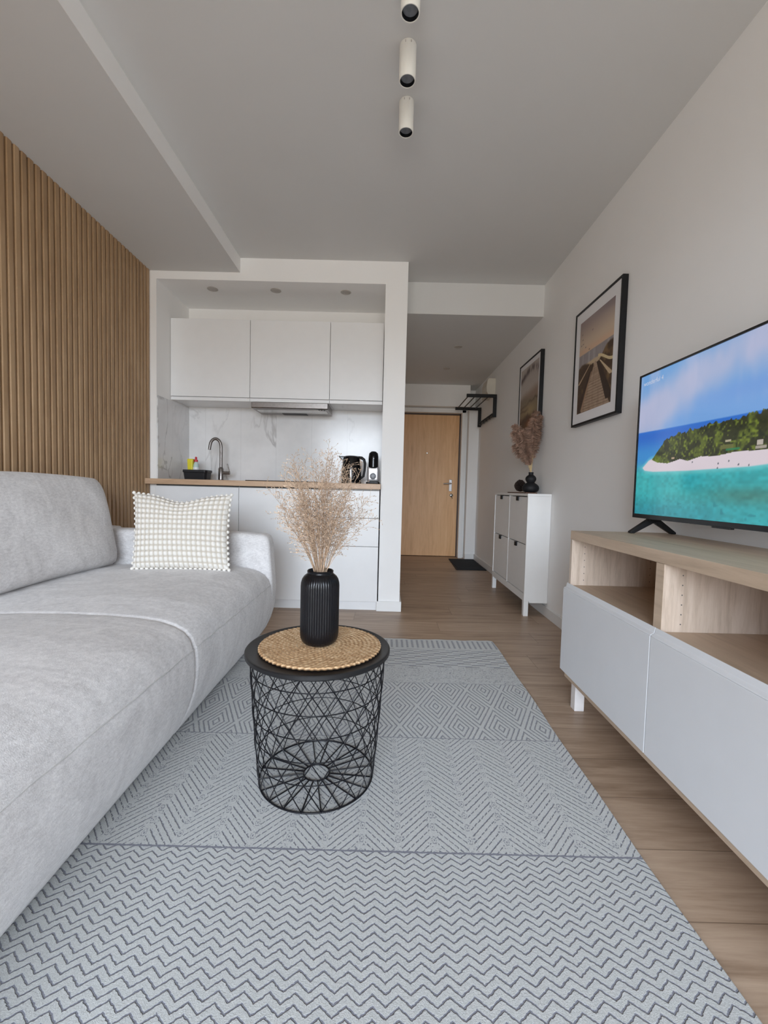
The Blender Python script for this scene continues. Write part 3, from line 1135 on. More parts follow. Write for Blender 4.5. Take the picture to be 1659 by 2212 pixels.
def ball(mb, c, r, n=8, m=5, sq=1.0):
    prof = [(max(1e-4, r * math.sin(PI * j / m)), -r * sq * math.cos(PI * j / m)) for j in range(m + 1)]
    mb.lathe(prof, c, n)


for k in range(NCOL + 1):
    for b2 in (-1, 1):
        ball(mb, pillow_pt(k / NCOL * 2 - 1, b2, 0), 0.0095)
for k in range(1, NROW):
    for a in (-1, 1):
        ball(mb, pillow_pt(a, k / NROW * 2 - 1, 0), 0.0095)
_be = mb.build('bobble_edge', 'pillow', pil, smooth=180)
weave_colors(_be, [1.0] * len(_be.data.vertices))

# ------------------------------------------------------------------ rug
mb = MB()
RX0, RX1, RY0, RY1 = -0.93, 0.665, 0.28, 2.595
n_ = 60
pts = [(RX0, RY0), (RX1, RY0)]
for k in range(1, n_):
    yy = RY0 + (RY1 - RY0) * k / n_
    pts.append((RX1 + 0.004 * math.sin(yy * 3.1 + 0.5) + 0.002 * math.sin(yy * 11), yy))
for k in range(0, n_ + 1):
    xx = RX1 + (RX0 - RX1) * k / n_
    pts.append((xx, RY1 + 0.004 * math.sin(xx * 23) + 0.003 * math.sin(xx * 61) - 0.006 * (k == 0)))
mb.prism(pts, 'z', 0.0005, 0.0105)
mb.keep = True
tag(mb.build('area_rug', 'rug', bevel=0.003), 'large pale grey rug with bands of zigzag, herringbone and diamond lines', 'rug')

# ------------------------------------------------------------------ wire basket table with placemat, vase and grass
TX, TY = -0.193, 1.329
t = thing('wire_side_table', (TX, TY, 0.0105), 'round black wire basket side table standing on the rug', 'table')
zt0 = 0.0
TB = 0.0125
prof = [(0.0005, 0.402), (0.205, 0.402), (0.216, 0.402), (0.2195, 0.405), (0.2195, 0.4145), (0.2175, 0.417), (0.2140, 0.4175), (0.2100, 0.4160), (0.0005, 0.4160)]
MB().lathe(prof, (TX, TY, 0), 96).build('tray_top', 'tabletop', t, smooth=30)


def rad(z):
    f = max(0, min(1, (z - 0.013) / 0.385))
    return 0.174 + 0.031 * f ** 0.8


def ringpts(r, z, n=72):
    return [(TX + r * math.cos(2 * PI * k / n), TY + r * math.sin(2 * PI * k / n), z) for k in range(n)]


MB().tube(ringpts(0.174, 0.0135), 0.0026, 8, True).build('base_ring', 'wire', t, smooth=60)
MB().tube(ringpts(0.205, 0.399), 0.0026, 8, True).build('top_ring', 'wire', t, smooth=60)
MB().tube(ringpts(0.040, 0.0135, 40), 0.0024, 8, True).build('center_ring', 'wire', t, smooth=60)
for z in (0.096, 0.163, 0.230, 0.298, 0.362):
    MB().tube(ringpts(rad(z) - 0.0015, z), 0.00155, 6, True).build('side_ring', 'wire', t, smooth=60)
NW = 20
twist = math.radians(72)
ph = -PI / 2 - 0.087
for k in range(NW):
    a0 = ph + 2 * PI * k / NW
    MB().tube([(TX + 0.040 * math.cos(a0), TY + 0.040 * math.sin(a0), 0.0145), (TX + 0.174 * math.cos(a0), TY + 0.174 * math.sin(a0), 0.0145)], 0.0021, 6).build('base_spoke', 'wire', t, smooth=60)
    for sg in (1, -1):
        pts = [(TX + 0.17 * math.cos(a0), TY + 0.17 * math.sin(a0), 0.0135)]
        for j in range(17):
            f = j / 16
            z = 0.0145 + 0.3845 * f
            a = a0 + sg * twist * f
            r_ = rad(z) + 0.0008 * sg
            pts.append((TX + r_ * math.cos(a), TY + r_ * math.sin(a), z))
        MB().tube(pts, 0.00155, 6).build('side_wire', 'wire', t, smooth=60)

# placemat
PMX, PMY, PMZ = -0.188, 1.330, 0.4178
mb = MB()
NR, NA = 14, 200


def pm(side):
    def fn(u, v):
        a = u * 2 * PI
        r0 = 0.004 + v * 0.1815
        ring = v * NR
        braid = math.sin(a * (10 + 7 * math.floor(ring)) * 1.0 + (PI if int(ring) % 2 else 0))
        hgt = 0.0048 + 0.0024 * abs(math.sin(PI * ring)) ** 0.6 * (0.75 + 0.25 * braid)
        if v > 0.97:
            r0 += 0.0022 * math.sin(a * 68)
            if v > 0.995:
                hgt = 0.003
        r0 *= 1 + 0.004 * math.sin(3 * a)
        return (PMX + r0 * math.cos(a), PMY + r0 * math.sin(a), PMZ + (hgt if side else 0.0))
    return fn


mb.grid(pm(1), NA * 2, NR * 5, wrap_u=True)
k = len(mb.f)
mb.grid(pm(0), NA * 2, 3, wrap_u=True)
mb.f[k:] = [q[::-1] for q in mb.f[k:]]
o = mb.build('placemat', 'jute', smooth=60)
tag(o, 'round braided jute placemat lying on the black table', 'placemat')

# tall ribbed vase
VX, VY, VZ = -0.193, 1.335, 0.4248
vp = [(0.0005, 0), (0.038, 0), (0.045, 0.003), (0.053, 0.010), (0.058, 0.022), (0.0592, 0.035)]
vp += [(0.0592, 0.035 + 0.145 * k / 12) for k in range(1, 13)]
vp += [(0.0585, 0.190), (0.0555, 0.201), (0.0500, 0.210), (0.0435, 0.2155), (0.0400, 0.218), (0.0392, 0.222), (0.0405, 0.226), (0.0385, 0.2285), (0.0360, 0.2265), (0.0350, 0.20), (0.03, 0.15), (0.0005, 0.145)]


def ribs(a, z):
    if z < 0.012 or z > 0.213:
        return 1
    f = min(1, (z - 0.012) / 0.02) * min(1, (0.213 - z) / 0.012)
    return 1 - 0.022 * f * (1 - abs(math.sin(a * 22)) ** 0.7)


o = MB().lathe(vp, (VX, VY, VZ), 264, rib=ribs).build('ribbed_vase', 'vase', smooth=50)
tag(o, 'black ribbed cylindrical vase on the jute placemat', 'vase')

# dry wispy grass in it
mb = MB()
R = random.Random(5)


def tri_tube(pts, r0, r1):
    n = len(pts)
    mb.tube(pts, [r0 + (r1 - r0) * i / (n - 1) for i in range(n)], 3)


NECK = Vector((VX, VY, VZ + 0.15))
for s_ in range(78):
    az = R.uniform(0, 2 * PI)
    spread = R.uniform(0.02, 1) ** 0.75
    hh = R.uniform(0.30, 0.50) * (1 - 0.20 * spread)
    rr = 0.225 * spread * R.uniform(0.6, 1.0)
    r0 = 0.016 * math.sqrt(R.random())
    dirv = Vector((math.cos(az), math.sin(az), 0))
    side = Vector((-dirv.y, dirv.x, 0)) * R.uniform(-0.03, 0.03)
    main = []
    for k in range(11):
        f = k / 10
        neckr = r0 * (1 - f)
        main.append(NECK + dirv * (neckr + rr * max(0, f - 0.12) ** 1.35) + Vector((0, 0, hh * f - 0.035 * spread * f ** 3)) + side * f * f)
    # inside the neck opening
    for p in main[:3]:
        q = Vector((p.x - VX, p.y - VY, 0))
        if p.z < VZ + 0.235 and q.length > 0.030:
            q = q.normalized() * 0.030
            p.x, p.y = VX + q.x, VY + q.y
    tri_tube(main, 0.0011, 0.0005)
    for b_i in range(27):
        f = 0.42 + 0.58 * (b_i / 26) ** 0.9
        i0 = min(9, int(f * 10)); fr = f * 10 - i0
        p0 = main[i0].lerp(main[min(10, i0 + 1)], fr)
        tg = (main[min(10, i0 + 1)] - main[i0]).normalized()
        rv = Vector((R.gauss(0, 1), R.gauss(0, 1), R.gauss(0, 1)))
        rv = (rv - tg * rv.dot(tg)).normalized()
        L = R.uniform(0.018, 0.060) * (1.12 - 0.5 * f)
        d1 = (tg * 0.75 + rv * 0.75).normalized()
        p1 = p0 + d1 * L * 0.5
        p2 = p1 + (d1 * 0.9 + rv * 0.25 + Vector((0, 0, -0.12))).normalized() * L * 0.5
        tri_tube([p0, p1, p2], 0.0004, 0.00025)
        for q_ in range(3):
            st = p0.lerp(p2, R.uniform(0.35, 1.0)) if q_ else p2
            dd = (d1 * 0.8 + Vector((R.gauss(0, .5), R.gauss(0, .5), R.gauss(0, .4)))).normalized()
            l2 = R.uniform(0.006, 0.016)
            e1 = st + dd * l2 * 0.55
            e2 = st + dd * (l2 * 0.8)
            e3 = st + dd * l2
            mb.tube([st, e1, e2, e3], [0.0002, 0.00030, 0.0013, 0.0002], 3)
tag(mb.build('dried_grass', 'grass'), 'airy beige dried grass bunch standing in the ribbed black vase', 'dried grass', kind='stuff')

# ------------------------------------------------------------------ TV bench
BX0, BX1 = 0.790, 1.193
BYL, BYR = 1.850, 0.030
BZ0, BZ1 = 0.123, 0.751
bench = thing('tv_bench', ((BX0 + BX1) / 2, (BYL + BYR) / 2, 0), 'low oak veneer television bench with open shelves above white fronts', 'tv bench')
SH = 0.522
div = [1.243, 0.637]
MB().box(BX0, BX1, BYR, BYL, BZ1 - 0.036, BZ1).build('top_panel', 'bench', bench, bevel=0.0015)
MB().box(BX0 + 0.001, BX1, BYR, BYL, BZ0, BZ0 + 0.018).build('bottom_panel', 'bench', bench, bevel=0.001)


def upright(x1, ya, yb, name):
    # board with two columns of shelf pin holes on its near face
    mb = MB().box(BX0 + 0.001, x1, ya, yb, BZ0 + 0.0185, BZ1 - 0.0365)
    nf = len(mb.f)
    for xx in (BX0 + 0.055, BX1 - 0.07):
        for q in range(6):
            zz = SH + 0.022 + q * 0.028
            mb.box(xx - 0.0016, xx + 0.0016, ya - 0.0005, ya + 0.001, zz - 0.0016, zz + 0.0016)
    o = mb.build(name, ['bench_in', 'gap'], bench)
    for k, p in enumerate(o.data.polygons):
        p.material_index = 1 if k >= nf else 0
    return o


upright(BX1, BYL - 0.018, BYL, 'side_panel')
MB().box(BX0 + 0.001, BX1, BYR, BYR + 0.018, BZ0 + 0.0185, BZ1 - 0.0365).build('side_panel', 'bench_in', bench, bevel=0.001)
for d_ in div:
    upright(BX1 - 0.006, d_ - 0.018, d_ + 0.018, 'divider')
    MB().box(BX0 + 0.0004, BX0 + 0.001, d_ - 0.018, d_ + 0.018, BZ0 + 0.0185, BZ1 - 0.0365).build('edge_band', 'bench', bench)
MB().box(BX1 - 0.005, BX1, BYR + 0.0185, BYL - 0.0185, BZ0 + 0.0185, BZ1 - 0.0365).build('back_panel', 'bench_in', bench)
edges = [BYL - 0.018, div[0] + 0.018, div[0] - 0.018, div[1] + 0.018, div[1] - 0.018, BYR + 0.018]
for k in range(3):
    ya, yb = edges[2 * k + 1], edges[2 * k]
    MB().box(BX0 + 0.006, BX1 - 0.006, ya + 0.0005, yb - 0.0005, SH - 0.018, SH).build('shelf', 'bench', bench, bevel=0.001)
fedge = [BYL + 0.007, 1.2415, 0.6385, BYR - 0.004]
for k in range(3):
    ya, yb = fedge[k + 1] + 0.0015, fedge[k] - 0.0015
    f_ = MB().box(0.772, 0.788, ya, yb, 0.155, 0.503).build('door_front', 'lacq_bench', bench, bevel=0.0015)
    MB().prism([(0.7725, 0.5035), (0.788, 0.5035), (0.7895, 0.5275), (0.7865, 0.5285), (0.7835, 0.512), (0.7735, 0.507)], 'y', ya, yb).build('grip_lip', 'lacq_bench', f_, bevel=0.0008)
for (x, y) in ((BX0 + 0.042, BYL - 0.045), (BX1 - 0.05, BYL - 0.045), (BX0 + 0.042, BYR + 0.04), (BX1 - 0.05, BYR + 0.04), (BX0 + 0.042, 0.9)):
    yy = y if y != 0.9 else 0.94
    mb = MB()
    mb.box(x - 0.020, x + 0.020, yy - 0.020, yy + 0.020, 0, BZ0 - 0.0005)
    if y != 0.9:
        mb.build('leg', 'leg', bench, bevel=0.002)
    else:
        MB().box(1.02, 1.06, 0.92, 0.96, 0, BZ0 - 0.0005).build('leg', 'leg', bench, bevel=0.002)

# ------------------------------------------------------------------ painted surfaces (computed pictures)


def vnoise(h, w_, fy, fx, seed):
    r_ = np.random.RandomState(seed)
    g = r_.rand(fy + 2, fx + 2)
    yy = np.linspace(0, fy, h, endpoint=False); xx = np.linspace(0, fx, w_, endpoint=False)
    y0 = yy.astype(int); x0 = xx.astype(int)
    fy_ = (yy - y0)[:, None]; fx_ = (xx - x0)[None]
    fy_ = fy_ * fy_ * (3 - 2 * fy_); fx_ = fx_ * fx_ * (3 - 2 * fx_)
    a = g[y0][:, x0]; b = g[y0][:, x0 + 1]; c = g[y0 + 1][:, x0]; d_ = g[y0 + 1][:, x0 + 1]
    return (a * (1 - fx_) + b * fx_) * (1 - fy_) + (c * (1 - fx_) + d_ * fx_) * fy_


def fbm(h, w_, f, seed, asp=1.0, oct=4):
    o_ = np.zeros((h, w_)); amp = 1; tot = 0
    for k in range(oct):
        o_ += amp * vnoise(h, w_, max(1, int(f * 2 ** k / asp)), max(1, int(f * 2 ** k * asp)), seed + k)
        tot += amp; amp *= 0.5
    return o_ / tot


def lin(c):
    c = np.asarray(c, float) / 255
    return np.where(c <= 0.04045, c / 12.92, ((c + 0.055) / 1.055) ** 2.4)


def blend(img, mask, col):
    m = np.clip(mask, 0, 1)[..., None]
    return img * (1 - m) + np.asarray(col, float) * m


def st(x, lo, hi):
    t = np.clip((x - lo) / (hi - lo), 0, 1)
    return t * t * (3 - 2 * t)


def polyline(s_, pts):
    return np.interp(s_, [p[0] for p in pts], [p[1] for p in pts])


def picture_mesh(name, mat, parent, img, corner, du, dv, local=False):
    """img[row from bottom, col] sRGB 0-255; corner + s*du + t*dv"""
    h, w_ = img.shape[:2]
    org = ORG[parent.name]
    s_ = np.linspace(0, 1, w_); t_ = np.linspace(0, 1, h)
    SS, TT = np.meshgrid(s_, t_)
    c = np.array(corner) - np.array(org)
    V = c[None, None] + SS[..., None] * np.array(du) + TT[..., None] * np.array(dv)
    V = V.reshape(-1, 3)
    idx = np.arange(h * w_).reshape(h, w_)
    F = np.stack([idx[:-1, :-1], idx[:-1, 1:], idx[1:, 1:], idx[1:, :-1]], -1).reshape(-1, 4)
    me = bpy.data.meshes.new(name)
    me.from_pydata(V.tolist(), [], F.tolist())
    ca = me.color_attributes.new('paint', 'FLOAT_COLOR', 'POINT')
    col = np.ones((h * w_, 4), np.float32)
    col[:, :3] = lin(np.clip(img, 0, 255)).reshape(-1, 3)
    ca.data.foreach_set('color', col.ravel())
    me.materials.append(M[mat])
    o = bpy.data.objects.new(name, me)
    COL.objects.link(o)
    o.parent = parent
    ORG[o.name] = org
    return o


def tv_image():
    w_, h = 460, 270
    s1 = np.linspace(0, 1, w_); t1 = np.linspace(0, 1, h)
    s_, t_ = np.meshgrid(s1, t1)
    # sky
    img = np.zeros((h, w_, 3))
    img[:] = (118, 166, 226)
    img = blend(img, st(t_, 0.60, 0.95) * 0.4, (100, 160, 212))
    cl = fbm(h, w_, 3, 3, 1.6)
    band = np.exp(-((t_ - (0.70 + 0.42 * s_)) / 0.20) ** 2)
    img = blend(img, st(cl * 0.9 + band * 0.62, 0.45, 0.95) * 0.95, (180, 186, 216))
    cl2 = fbm(h, w_, 5, 13, 2.2)
    img = blend(img, st(cl2, 0.45, 0.8) * 0.45 * st(t_, 0.6, 0.72), (196, 196, 224))
    img = blend(img, np.exp(-((t_ - 0.70 - 0.02 * s_) / 0.05) ** 2) * st(s_, 0.2, 0.6) * 0.8, (116, 160, 224))
    # sea
    hz = polyline(s_, [(0, 0.594), (0.17, 0.587), (0.5, 0.578), (1, 0.570)])
    sea = st(hz - t_, -0.004, 0.004)
    img = blend(img, sea, (44, 112, 206))
    img = blend(img, sea * st(hz - t_, 0.03, 0.17) * 0.9, (70, 164, 218))
    img = blend(img, sea * st(hz - t_, 0.0, 0.03) * 0.25, (40, 90, 190))
    low = st(0.36 - t_, -0.05, 0.08)
    tq = fbm(h, w_, 4, 21, 1.8)
    wc = np.stack([36 + 50 * tq, 158 + 34 * tq, 166 + 24 * tq], -1)
    img = img * (1 - low[..., None]) + wc * low[..., None]
    deep = st(0.17 - t_ + 0.06 * (tq - 0.5), 0, 0.16) * st(0.5 - s_, -0.3, 0.4)
    img = blend(img, deep * 0.55, (30, 118, 140))
    img = blend(img, np.exp(-(((s_ - 0.62) / 0.20) ** 2 + ((t_ - 0.145) / 0.05) ** 2)) * 0.75, (74, 128, 118))
    img = blend(img, np.exp(-(((s_ - 0.34) / 0.06) ** 2 + ((t_ - 0.235) / 0.06) ** 2)) * 0.4, (14, 140, 160))
    rip = vnoise(h, w_, 60, 70, 5)
    img = img * (1 + (0.16 * (rip - 0.5) * low)[..., None])
    img = blend(img, low * st(vnoise(h, w_, 46, 60, 15), 0.78, 0.95) * st(0.16 - t_, 0, .1) * 0.35, (18, 96, 112))
    # sand
    st_ = polyline(s_, [(0.04, 0.335), (0.055, 0.35), (0.085, 0.385), (0.11, 0.395), (0.3, 0.42), (0.66, 0.42), (1, 0.40)])
    sb = polyline(s_, [(0.04, 0.333), (0.06, 0.312), (0.12, 0.301), (0.32, 0.294), (0.6, 0.296), (0.67, 0.303), (1, 0.33)])
    halo = st(t_, sb - 0.035, sb) * st(st_ + 0.03 - t_, 0, 0.03) * st(s_, 0.0, 0.06)
    img = blend(img, halo * 0.55, (136, 214, 216))
    sand = st(t_, sb - 0.004, sb + 0.006) * st(st_ - t_, -0.004, 0.006) * st(s_, 0.035, 0.05)
    img = blend(img, sand, (222, 210, 218))
    # trees
    top = polyline(s_, [(0.105, 0.388), (0.115, 0.40), (0.133, 0.430), (0.16, 0.465), (0.179, 0.497), (0.21, 0.515), (0.243, 0.531), (0.303, 0.545), (0.359, 0.556), (0.438, 0.560), (0.499, 0.562), (0.53, 0.548), (0.571, 0.572), (0.656, 0.575), (0.8, 0.60), (0.93, 0.56), (1, 0.45)])
    bot = polyline(s_, [(0.105, 0.387), (0.14, 0.365), (0.207, 0.352), (0.25, 0.362), (0.282, 0.373), (0.325, 0.356), (0.391, 0.376), (0.461, 0.368), (0.539, 0.381), (0.666, 0.377), (1, 0.38)])
    jag = (vnoise(1, w_, 1, 64, 8)[0] - 0.5) * 0.026 + (vnoise(1, w_, 1, 160, 9)[0] - 0.5) * 0.014
    top = top + jag[None] * st(s_, 0.12, 0.2)
    tree = ((t_ < top) & (t_ > bot) & (s_ > 0.105)).astype(float)
    tex = fbm(h, w_, 22, 31, 1.4, 3)
    hi = vnoise(h, w_, 80, 130, 32)
    tcol = np.zeros((h, w_, 3)); tcol[:] = (46, 50, 24)
    tcol = blend(tcol, st(tex, 0.42, 0.75), (92, 104, 36))
    tcol = blend(tcol, st(hi, 0.62, 0.95) * 0.7, (136, 154, 48))
    tcol = blend(tcol, st(1 - hi, 0.66, 0.95) * 0.75, (24, 34, 16))
    tcol = blend(tcol, st(0.22 - s_, 0, 0.08) * st(0.42 - t_, 0, 0.05) * 0.7, (112, 134, 34))
    img = img * (1 - tree[..., None]) + tcol * tree[..., None]
    # huts
    for (a, b, c, d_, cc) in ((0.48, 0.535, 0.405, 0.425, (110, 112, 60)), (0.505, 0.56, 0.392, 0.405, (44, 126, 84)), (0.50, 0.525, 0.44, 0.452, (196, 186, 160)),
                              (0.625, 0.645, 0.405, 0.43, (202, 190, 184)), (0.232, 0.25, 0.378, 0.390, (196, 168, 140)), (0.62, 0.66, 0.385, 0.40, (180, 170, 160))):
        img = blend(img, ((s_ > a) & (s_ < b) & (t_ > c) & (t_ < d_)).astype(float) * 0.9, cc)
    for (a, b) in ((0.475, 0.325), (0.473, 0.300), (0.52, 0.335), (0.56, 0.312), (0.35, 0.345), (0.60, 0.305)):
        img = blend(img, (((s_ - a) / 0.003) ** 2 + ((t_ - b) / 0.006) ** 2 < 1).astype(float) * 0.7, (60, 70, 80))
    return img


def boardwalk_image():
    h, w_ = 300, 220
    s_, t_ = np.meshgrid(np.linspace(0, 1, w_), np.linspace(0, 1, h))
    img = np.zeros((h, w_, 3)); img[:] = (206, 184, 160)
    img = blend(img, st(t_, 0.72, 1.0), (150, 132, 128))
    img = blend(img, st(t_, 0.9, 1.0) * st(s_, 0.3, 1) * 0.6, (116, 100, 104))
    img = blend(img, np.exp(-((t_ - 0.66) / 0.04) ** 2), (214, 180, 150))
    img = blend(img, st(0.635 - t_, -0.004, 0.004), (150, 142, 142))
    wv = fbm(h, w_, 8, 41, 3.0)
    img = blend(img, st(0.635 - t_, 0, .01) * st(wv, 0.45, 0.7) * 0.5, (190, 186, 186))
    img = blend(img, st(0.525 - t_ - 0.05 * np.abs(s_ - 0.5), -0.01, 0.01), (198, 176, 144))
    dn = fbm(h, w_, 10, 51, 1.0)
    # dark dune grass either side
    gt = 0.50 + 0.03 * np.sin(s_ * 9) + 0.10 * st(s_, 0.6, 1.0) + 0.03 * (dn - 0.5)
    side = (np.abs(s_ - 0.53) > 0.03 + (0.50 - t_) * 0.35).astype(float)
    dk = st(gt - t_, -0.01, 0.02) * side
    dcol = np.zeros((h, w_, 3)); dcol[:] = (74, 54, 38)
    dcol = blend(dcol, st(dn, 0.45, 0.75), (124, 98, 66))
    img = img * (1 - dk[..., None]) + dcol * dk[..., None]
    # walk
    vx, vy = 0.53, 0.505
    dv = np.clip(vy - t_, 1e-3, 1)
    left = vx - 0.80 * dv; right = vx + 0.86 * dv
    walk = ((s_ > left) & (s_ < right) & (t_ < vy - 0.02)).astype(float)
    depth = 1 / dv
    pl = (np.mod(depth * 7.5, 1.0) < 0.22)
    pl2 = np.where(t_ < 0.30, np.mod(t_ * 34 + 0.3 * s_, 1.0) < 0.25, pl)
    wcol = np.zeros((h, w_, 3)); wcol[:] = (176, 152, 130)
    wcol = blend(wcol, st(fbm(h, w_, 12, 61, 2.5), 0.4, 0.8) * 0.5, (140, 112, 92))
    wcol = blend(wcol, pl2.astype(float) * 0.6 * st(0.47 - t_, 0, .1), (104, 78, 58))
    img = img * (1 - walk[..., None]) + wcol * walk[..., None]
    # rails
    def beam(x0, y0, x1, y1, w0, w1, col, k=1.0):
        nonlocal img
        f = np.clip((t_ - y0) / (y1 - y0), 0, 1)
        xc = x0 + (x1 - x0) * f
        ww = w0 + (w1 - w0) * f
        m = (np.abs(s_ - xc) < ww) & (t_ >= min(y0, y1)) & (t_ <= max(y0, y1))
        img = blend(img, m.astype(float) * k, col)
    beam(0.02, 0.02, 0.46, 0.48, 0.06, 0.02, (66, 46, 36))
    beam(0.14, 0.02, 0.42, 0.40, 0.025, 0.01, (164, 130, 104))
    beam(0.02, 0.32, 0.40, 0.50, 0.03, 0.01, (186, 160, 130))
    beam(0.96, 0.05, 0.60, 0.47, 0.10, 0.04, (60, 44, 34))
    beam(0.98, 0.28, 0.66, 0.47, 0.05, 0.012, (206, 182, 148))
    m = (np.abs(t_ - (0.525 - 0.10 * st(s_, 0.6, 1.0))) < 0.015) & (s_ > 0.60)
    img = blend(img, m.astype(float), (216, 196, 152))
    for (a, b) in ((0.08, 0.86), (0.10, 0.80), (0.06, 0.745), (0.12, 0.75), (0.4, 0.84), (0.2, 0.70), (0.32, 0.655)):
        img = blend(img, (((s_ - a) / 0.022) ** 2 + ((t_ - b) / 0.008) ** 2 < 1).astype(float) * 0.6, (120, 104, 98))
    return img


def coast_image():
    h, w_ = 260, 180
    s_, t_ = np.meshgrid(np.linspace(0, 1, w_), np.linspace(0, 1, h))
    img = np.zeros((h, w_, 3)); img[:] = (186, 176, 168)
    n1 = fbm(h, w_, 3, 71, 1.5)
    n2 = fbm(h, w_, 6, 81, 1.3)
    c = t_ - 0.875 - 0.06 * np.sin(s_ * 4 - 0.8)
    img = blend(img, np.exp(-(c / 0.045) ** 2) * st(n2, 0.25, 0.5), (92, 76, 76))
    img = blend(img, st(0.64 - t_ + 0.1 * (n1 - .5) + 0.1 * s_, 0, 0.14), (150, 124, 104))
    img = blend(img, st(0.58 - t_ + 0.12 * (n1 - .5), 0, 0.1), (128, 110, 84))
    img = blend(img, np.exp(-((t_ - 0.47 + 0.1 * (n2 - .5) - 0.08 * (s_ - 0.5)) / 0.018) ** 2) * 0.8, (78, 56, 40))
    img = blend(img, np.exp(-(((s_ - 0.55) / 0.4) ** 2 + ((t_ - 0.36) / 0.09) ** 2)), (168, 144, 98))
    img = blend(img, np.exp(-((t_ - 0.40 + 0.16 * (n1 - .5)) / 0.02) ** 2) * 0.7 * st(0.6 - s_, 0, .3), (84, 60, 40))
    img = blend(img, st(0.28 - t_ + 0.16 * (n2 - .5) + 0.05 * s_, -0.02, 0.06), (62, 40, 30))
    img = blend(img, np.exp(-(((s_ - 0.62) / 0.22) ** 2 + ((t_ - 0.17) / 0.07) ** 2)) * 1.1, (150, 88, 44))
    img = blend(img, np.exp(-(((s_ - 0.3) / 0.2) ** 2 + ((t_ - 0.08) / 0.05) ** 2)) * 0.8, (120, 92, 60))
    return img


# television
TVX0, TVX1 = 1.048, 1.098
TL, TR_, TZ0, TZ1 = 1.853, 0.893, 0.814, 1.400
tv = thing('television', ((TVX0 + TVX1) / 2, (TL + TR_) / 2, BZ1), 'flat television with thin black bezel on the oak bench, showing a tropical island', 'television')
mb = MB()
bz = 0.0075
mb.box(TVX0, TVX0 + 0.014, TR_, TL, TZ0, TZ0 + 0.017).box(TVX0, TVX0 + 0.014, TR_, TL, TZ1 - bz, TZ1)
mb.box(TVX0, TVX0 + 0.014, TL - bz, TL, TZ0 + 0.017, TZ1 - bz).box(TVX0, TVX0 + 0.014, TR_, TR_ + bz, TZ0 + 0.017, TZ1 - bz)
mb.build('bezel', 'gloss', tv)
MB().box(TVX0 + 0.005, TVX0 + 0.020, TR_ + 0.004, TL - 0.004, TZ0 + 0.003, TZ1 - 0.003).prism([(TVX0 + 0.02, TZ0 + 0.03), (TVX1 + 0.01, TZ0 + 0.05), (TVX1 + 0.01, TZ0 + 0.32), (TVX0 + 0.02, TZ0 + 0.42)], 'y', TR_ + 0.12, TL - 0.12).build('rear_housing', 'black', tv, bevel=0.003)
scr = picture_mesh('screen', 'screen', tv, tv_image(), (TVX0 + 0.004, TL - bz, TZ0 + 0.017), (0, -(TL - TR_ - 2 * bz), 0), (0, 0, TZ1 - TZ0 - 0.017 - bz))
MB().box(TVX0 - 0.002, TVX0 + 0.012, 1.325, 1.40, TZ0 - 0.005, TZ0 + 0.001).build('sensor_bar', 'gloss', tv, bevel=0.001)
for yc in (1.79, 0.955):
    mb = MB()
    xc = 1.098
    def vleg(x1):
        # flat tapered bar from under the set to the bench top
        d0, d1 = 0.011, 0.006
        a = Vector((xc, 0, TZ0 + 0.004)); b = Vector((x1, 0, BZ1 + 0.001))
        sgn = 1 if x1 > xc else -1
        poly = [(a.x - sgn * 0.006, a.z), (a.x + sgn * 0.012, a.z), (b.x, b.z + 0.007), (b.x, b.z), (b.x - sgn * 0.016, b.z), (a.x - sgn * 0.002, a.z - 0.020)]
        mb.prism(poly, 'y', yc - 0.011, yc + 0.011)
    vleg(1.003)
    vleg(1.188)
    mb.box(xc - 0.022, xc + 0.022, yc - 0.013, yc + 0.013, TZ0 - 0.010, TZ0 + 0.006)
    mb.build('stand_foot', 'black', tv, bevel=0.0015)
# faint channel lettering in the corner of the picture
fc = bpy.data.curves.new('screen_lettering', 'FONT')
fc.body = 'wonderful 4'
fc.size = 0.026
fc.extrude = 0.0
fc.materials.append(M['logo'])
_tmp = bpy.data.objects.new('lettering_curve', fc)
_lm = bpy.data.meshes.new_from_object(_tmp)
bpy.data.objects.remove(_tmp)
fo = bpy.data.objects.new('screen_lettering', _lm)
COL.objects.link(fo)
fo.parent = tv
fo.location = Vector((TVX0 + 0.0032, 1.827, 1.352)) - ORG[tv.name]
fo.rotation_euler = Matrix(((0, 0, -1), (-1, 0, 0), (0, 1, 0))).to_euler()

# framed pictures on the right wall


def framed(y_far, y_near, z0, z1, depth, label, img, my, mz0, mz1):
    xf = XR - depth
    t = thing('framed_picture', (XR - depth / 2, (y_far + y_near) / 2, z0), label, 'picture', 'black framed prints on the right wall')
    fw = 0.0125
    mb = MB()
    mb.box(xf, XR - 0.001, y_near, y_far, z0, z0 + fw).box(xf, XR - 0.001, y_near, y_far, z1 - fw, z1)
    mb.box(xf, XR - 0.001, y_near, y_near + fw, z0 + fw, z1 - fw).box(xf, XR - 0.001, y_far - fw, y_far, z0 + fw, z1 - fw)
    mb.build('frame', 'black', t)
    MB().box(xf + 0.004, XR - 0.004, y_near + fw, y_far - fw, z0 + fw, z1 - fw).build('mount', 'mount', t)
    picture_mesh('print', 'print', t, img, (xf + 0.0033, y_far - my, z0 + mz0), (0, -(y_far - y_near - 2 * my), 0), (0, 0, z1 - z0 - mz0 - mz1))
    return t


framed(2.832, 2.283, 1.328, 2.027, 0.030, 'black framed print of a wooden boardwalk, the nearer one beside the television', boardwalk_image(), 0.070, 0.071, 0.076)
framed(3.984, 3.449, 1.335, 2.020, 0.030, 'black framed brown coastal print, the farther one above the plumes and shoe cabinet', coast_image(), 0.045, 0.05, 0.05)

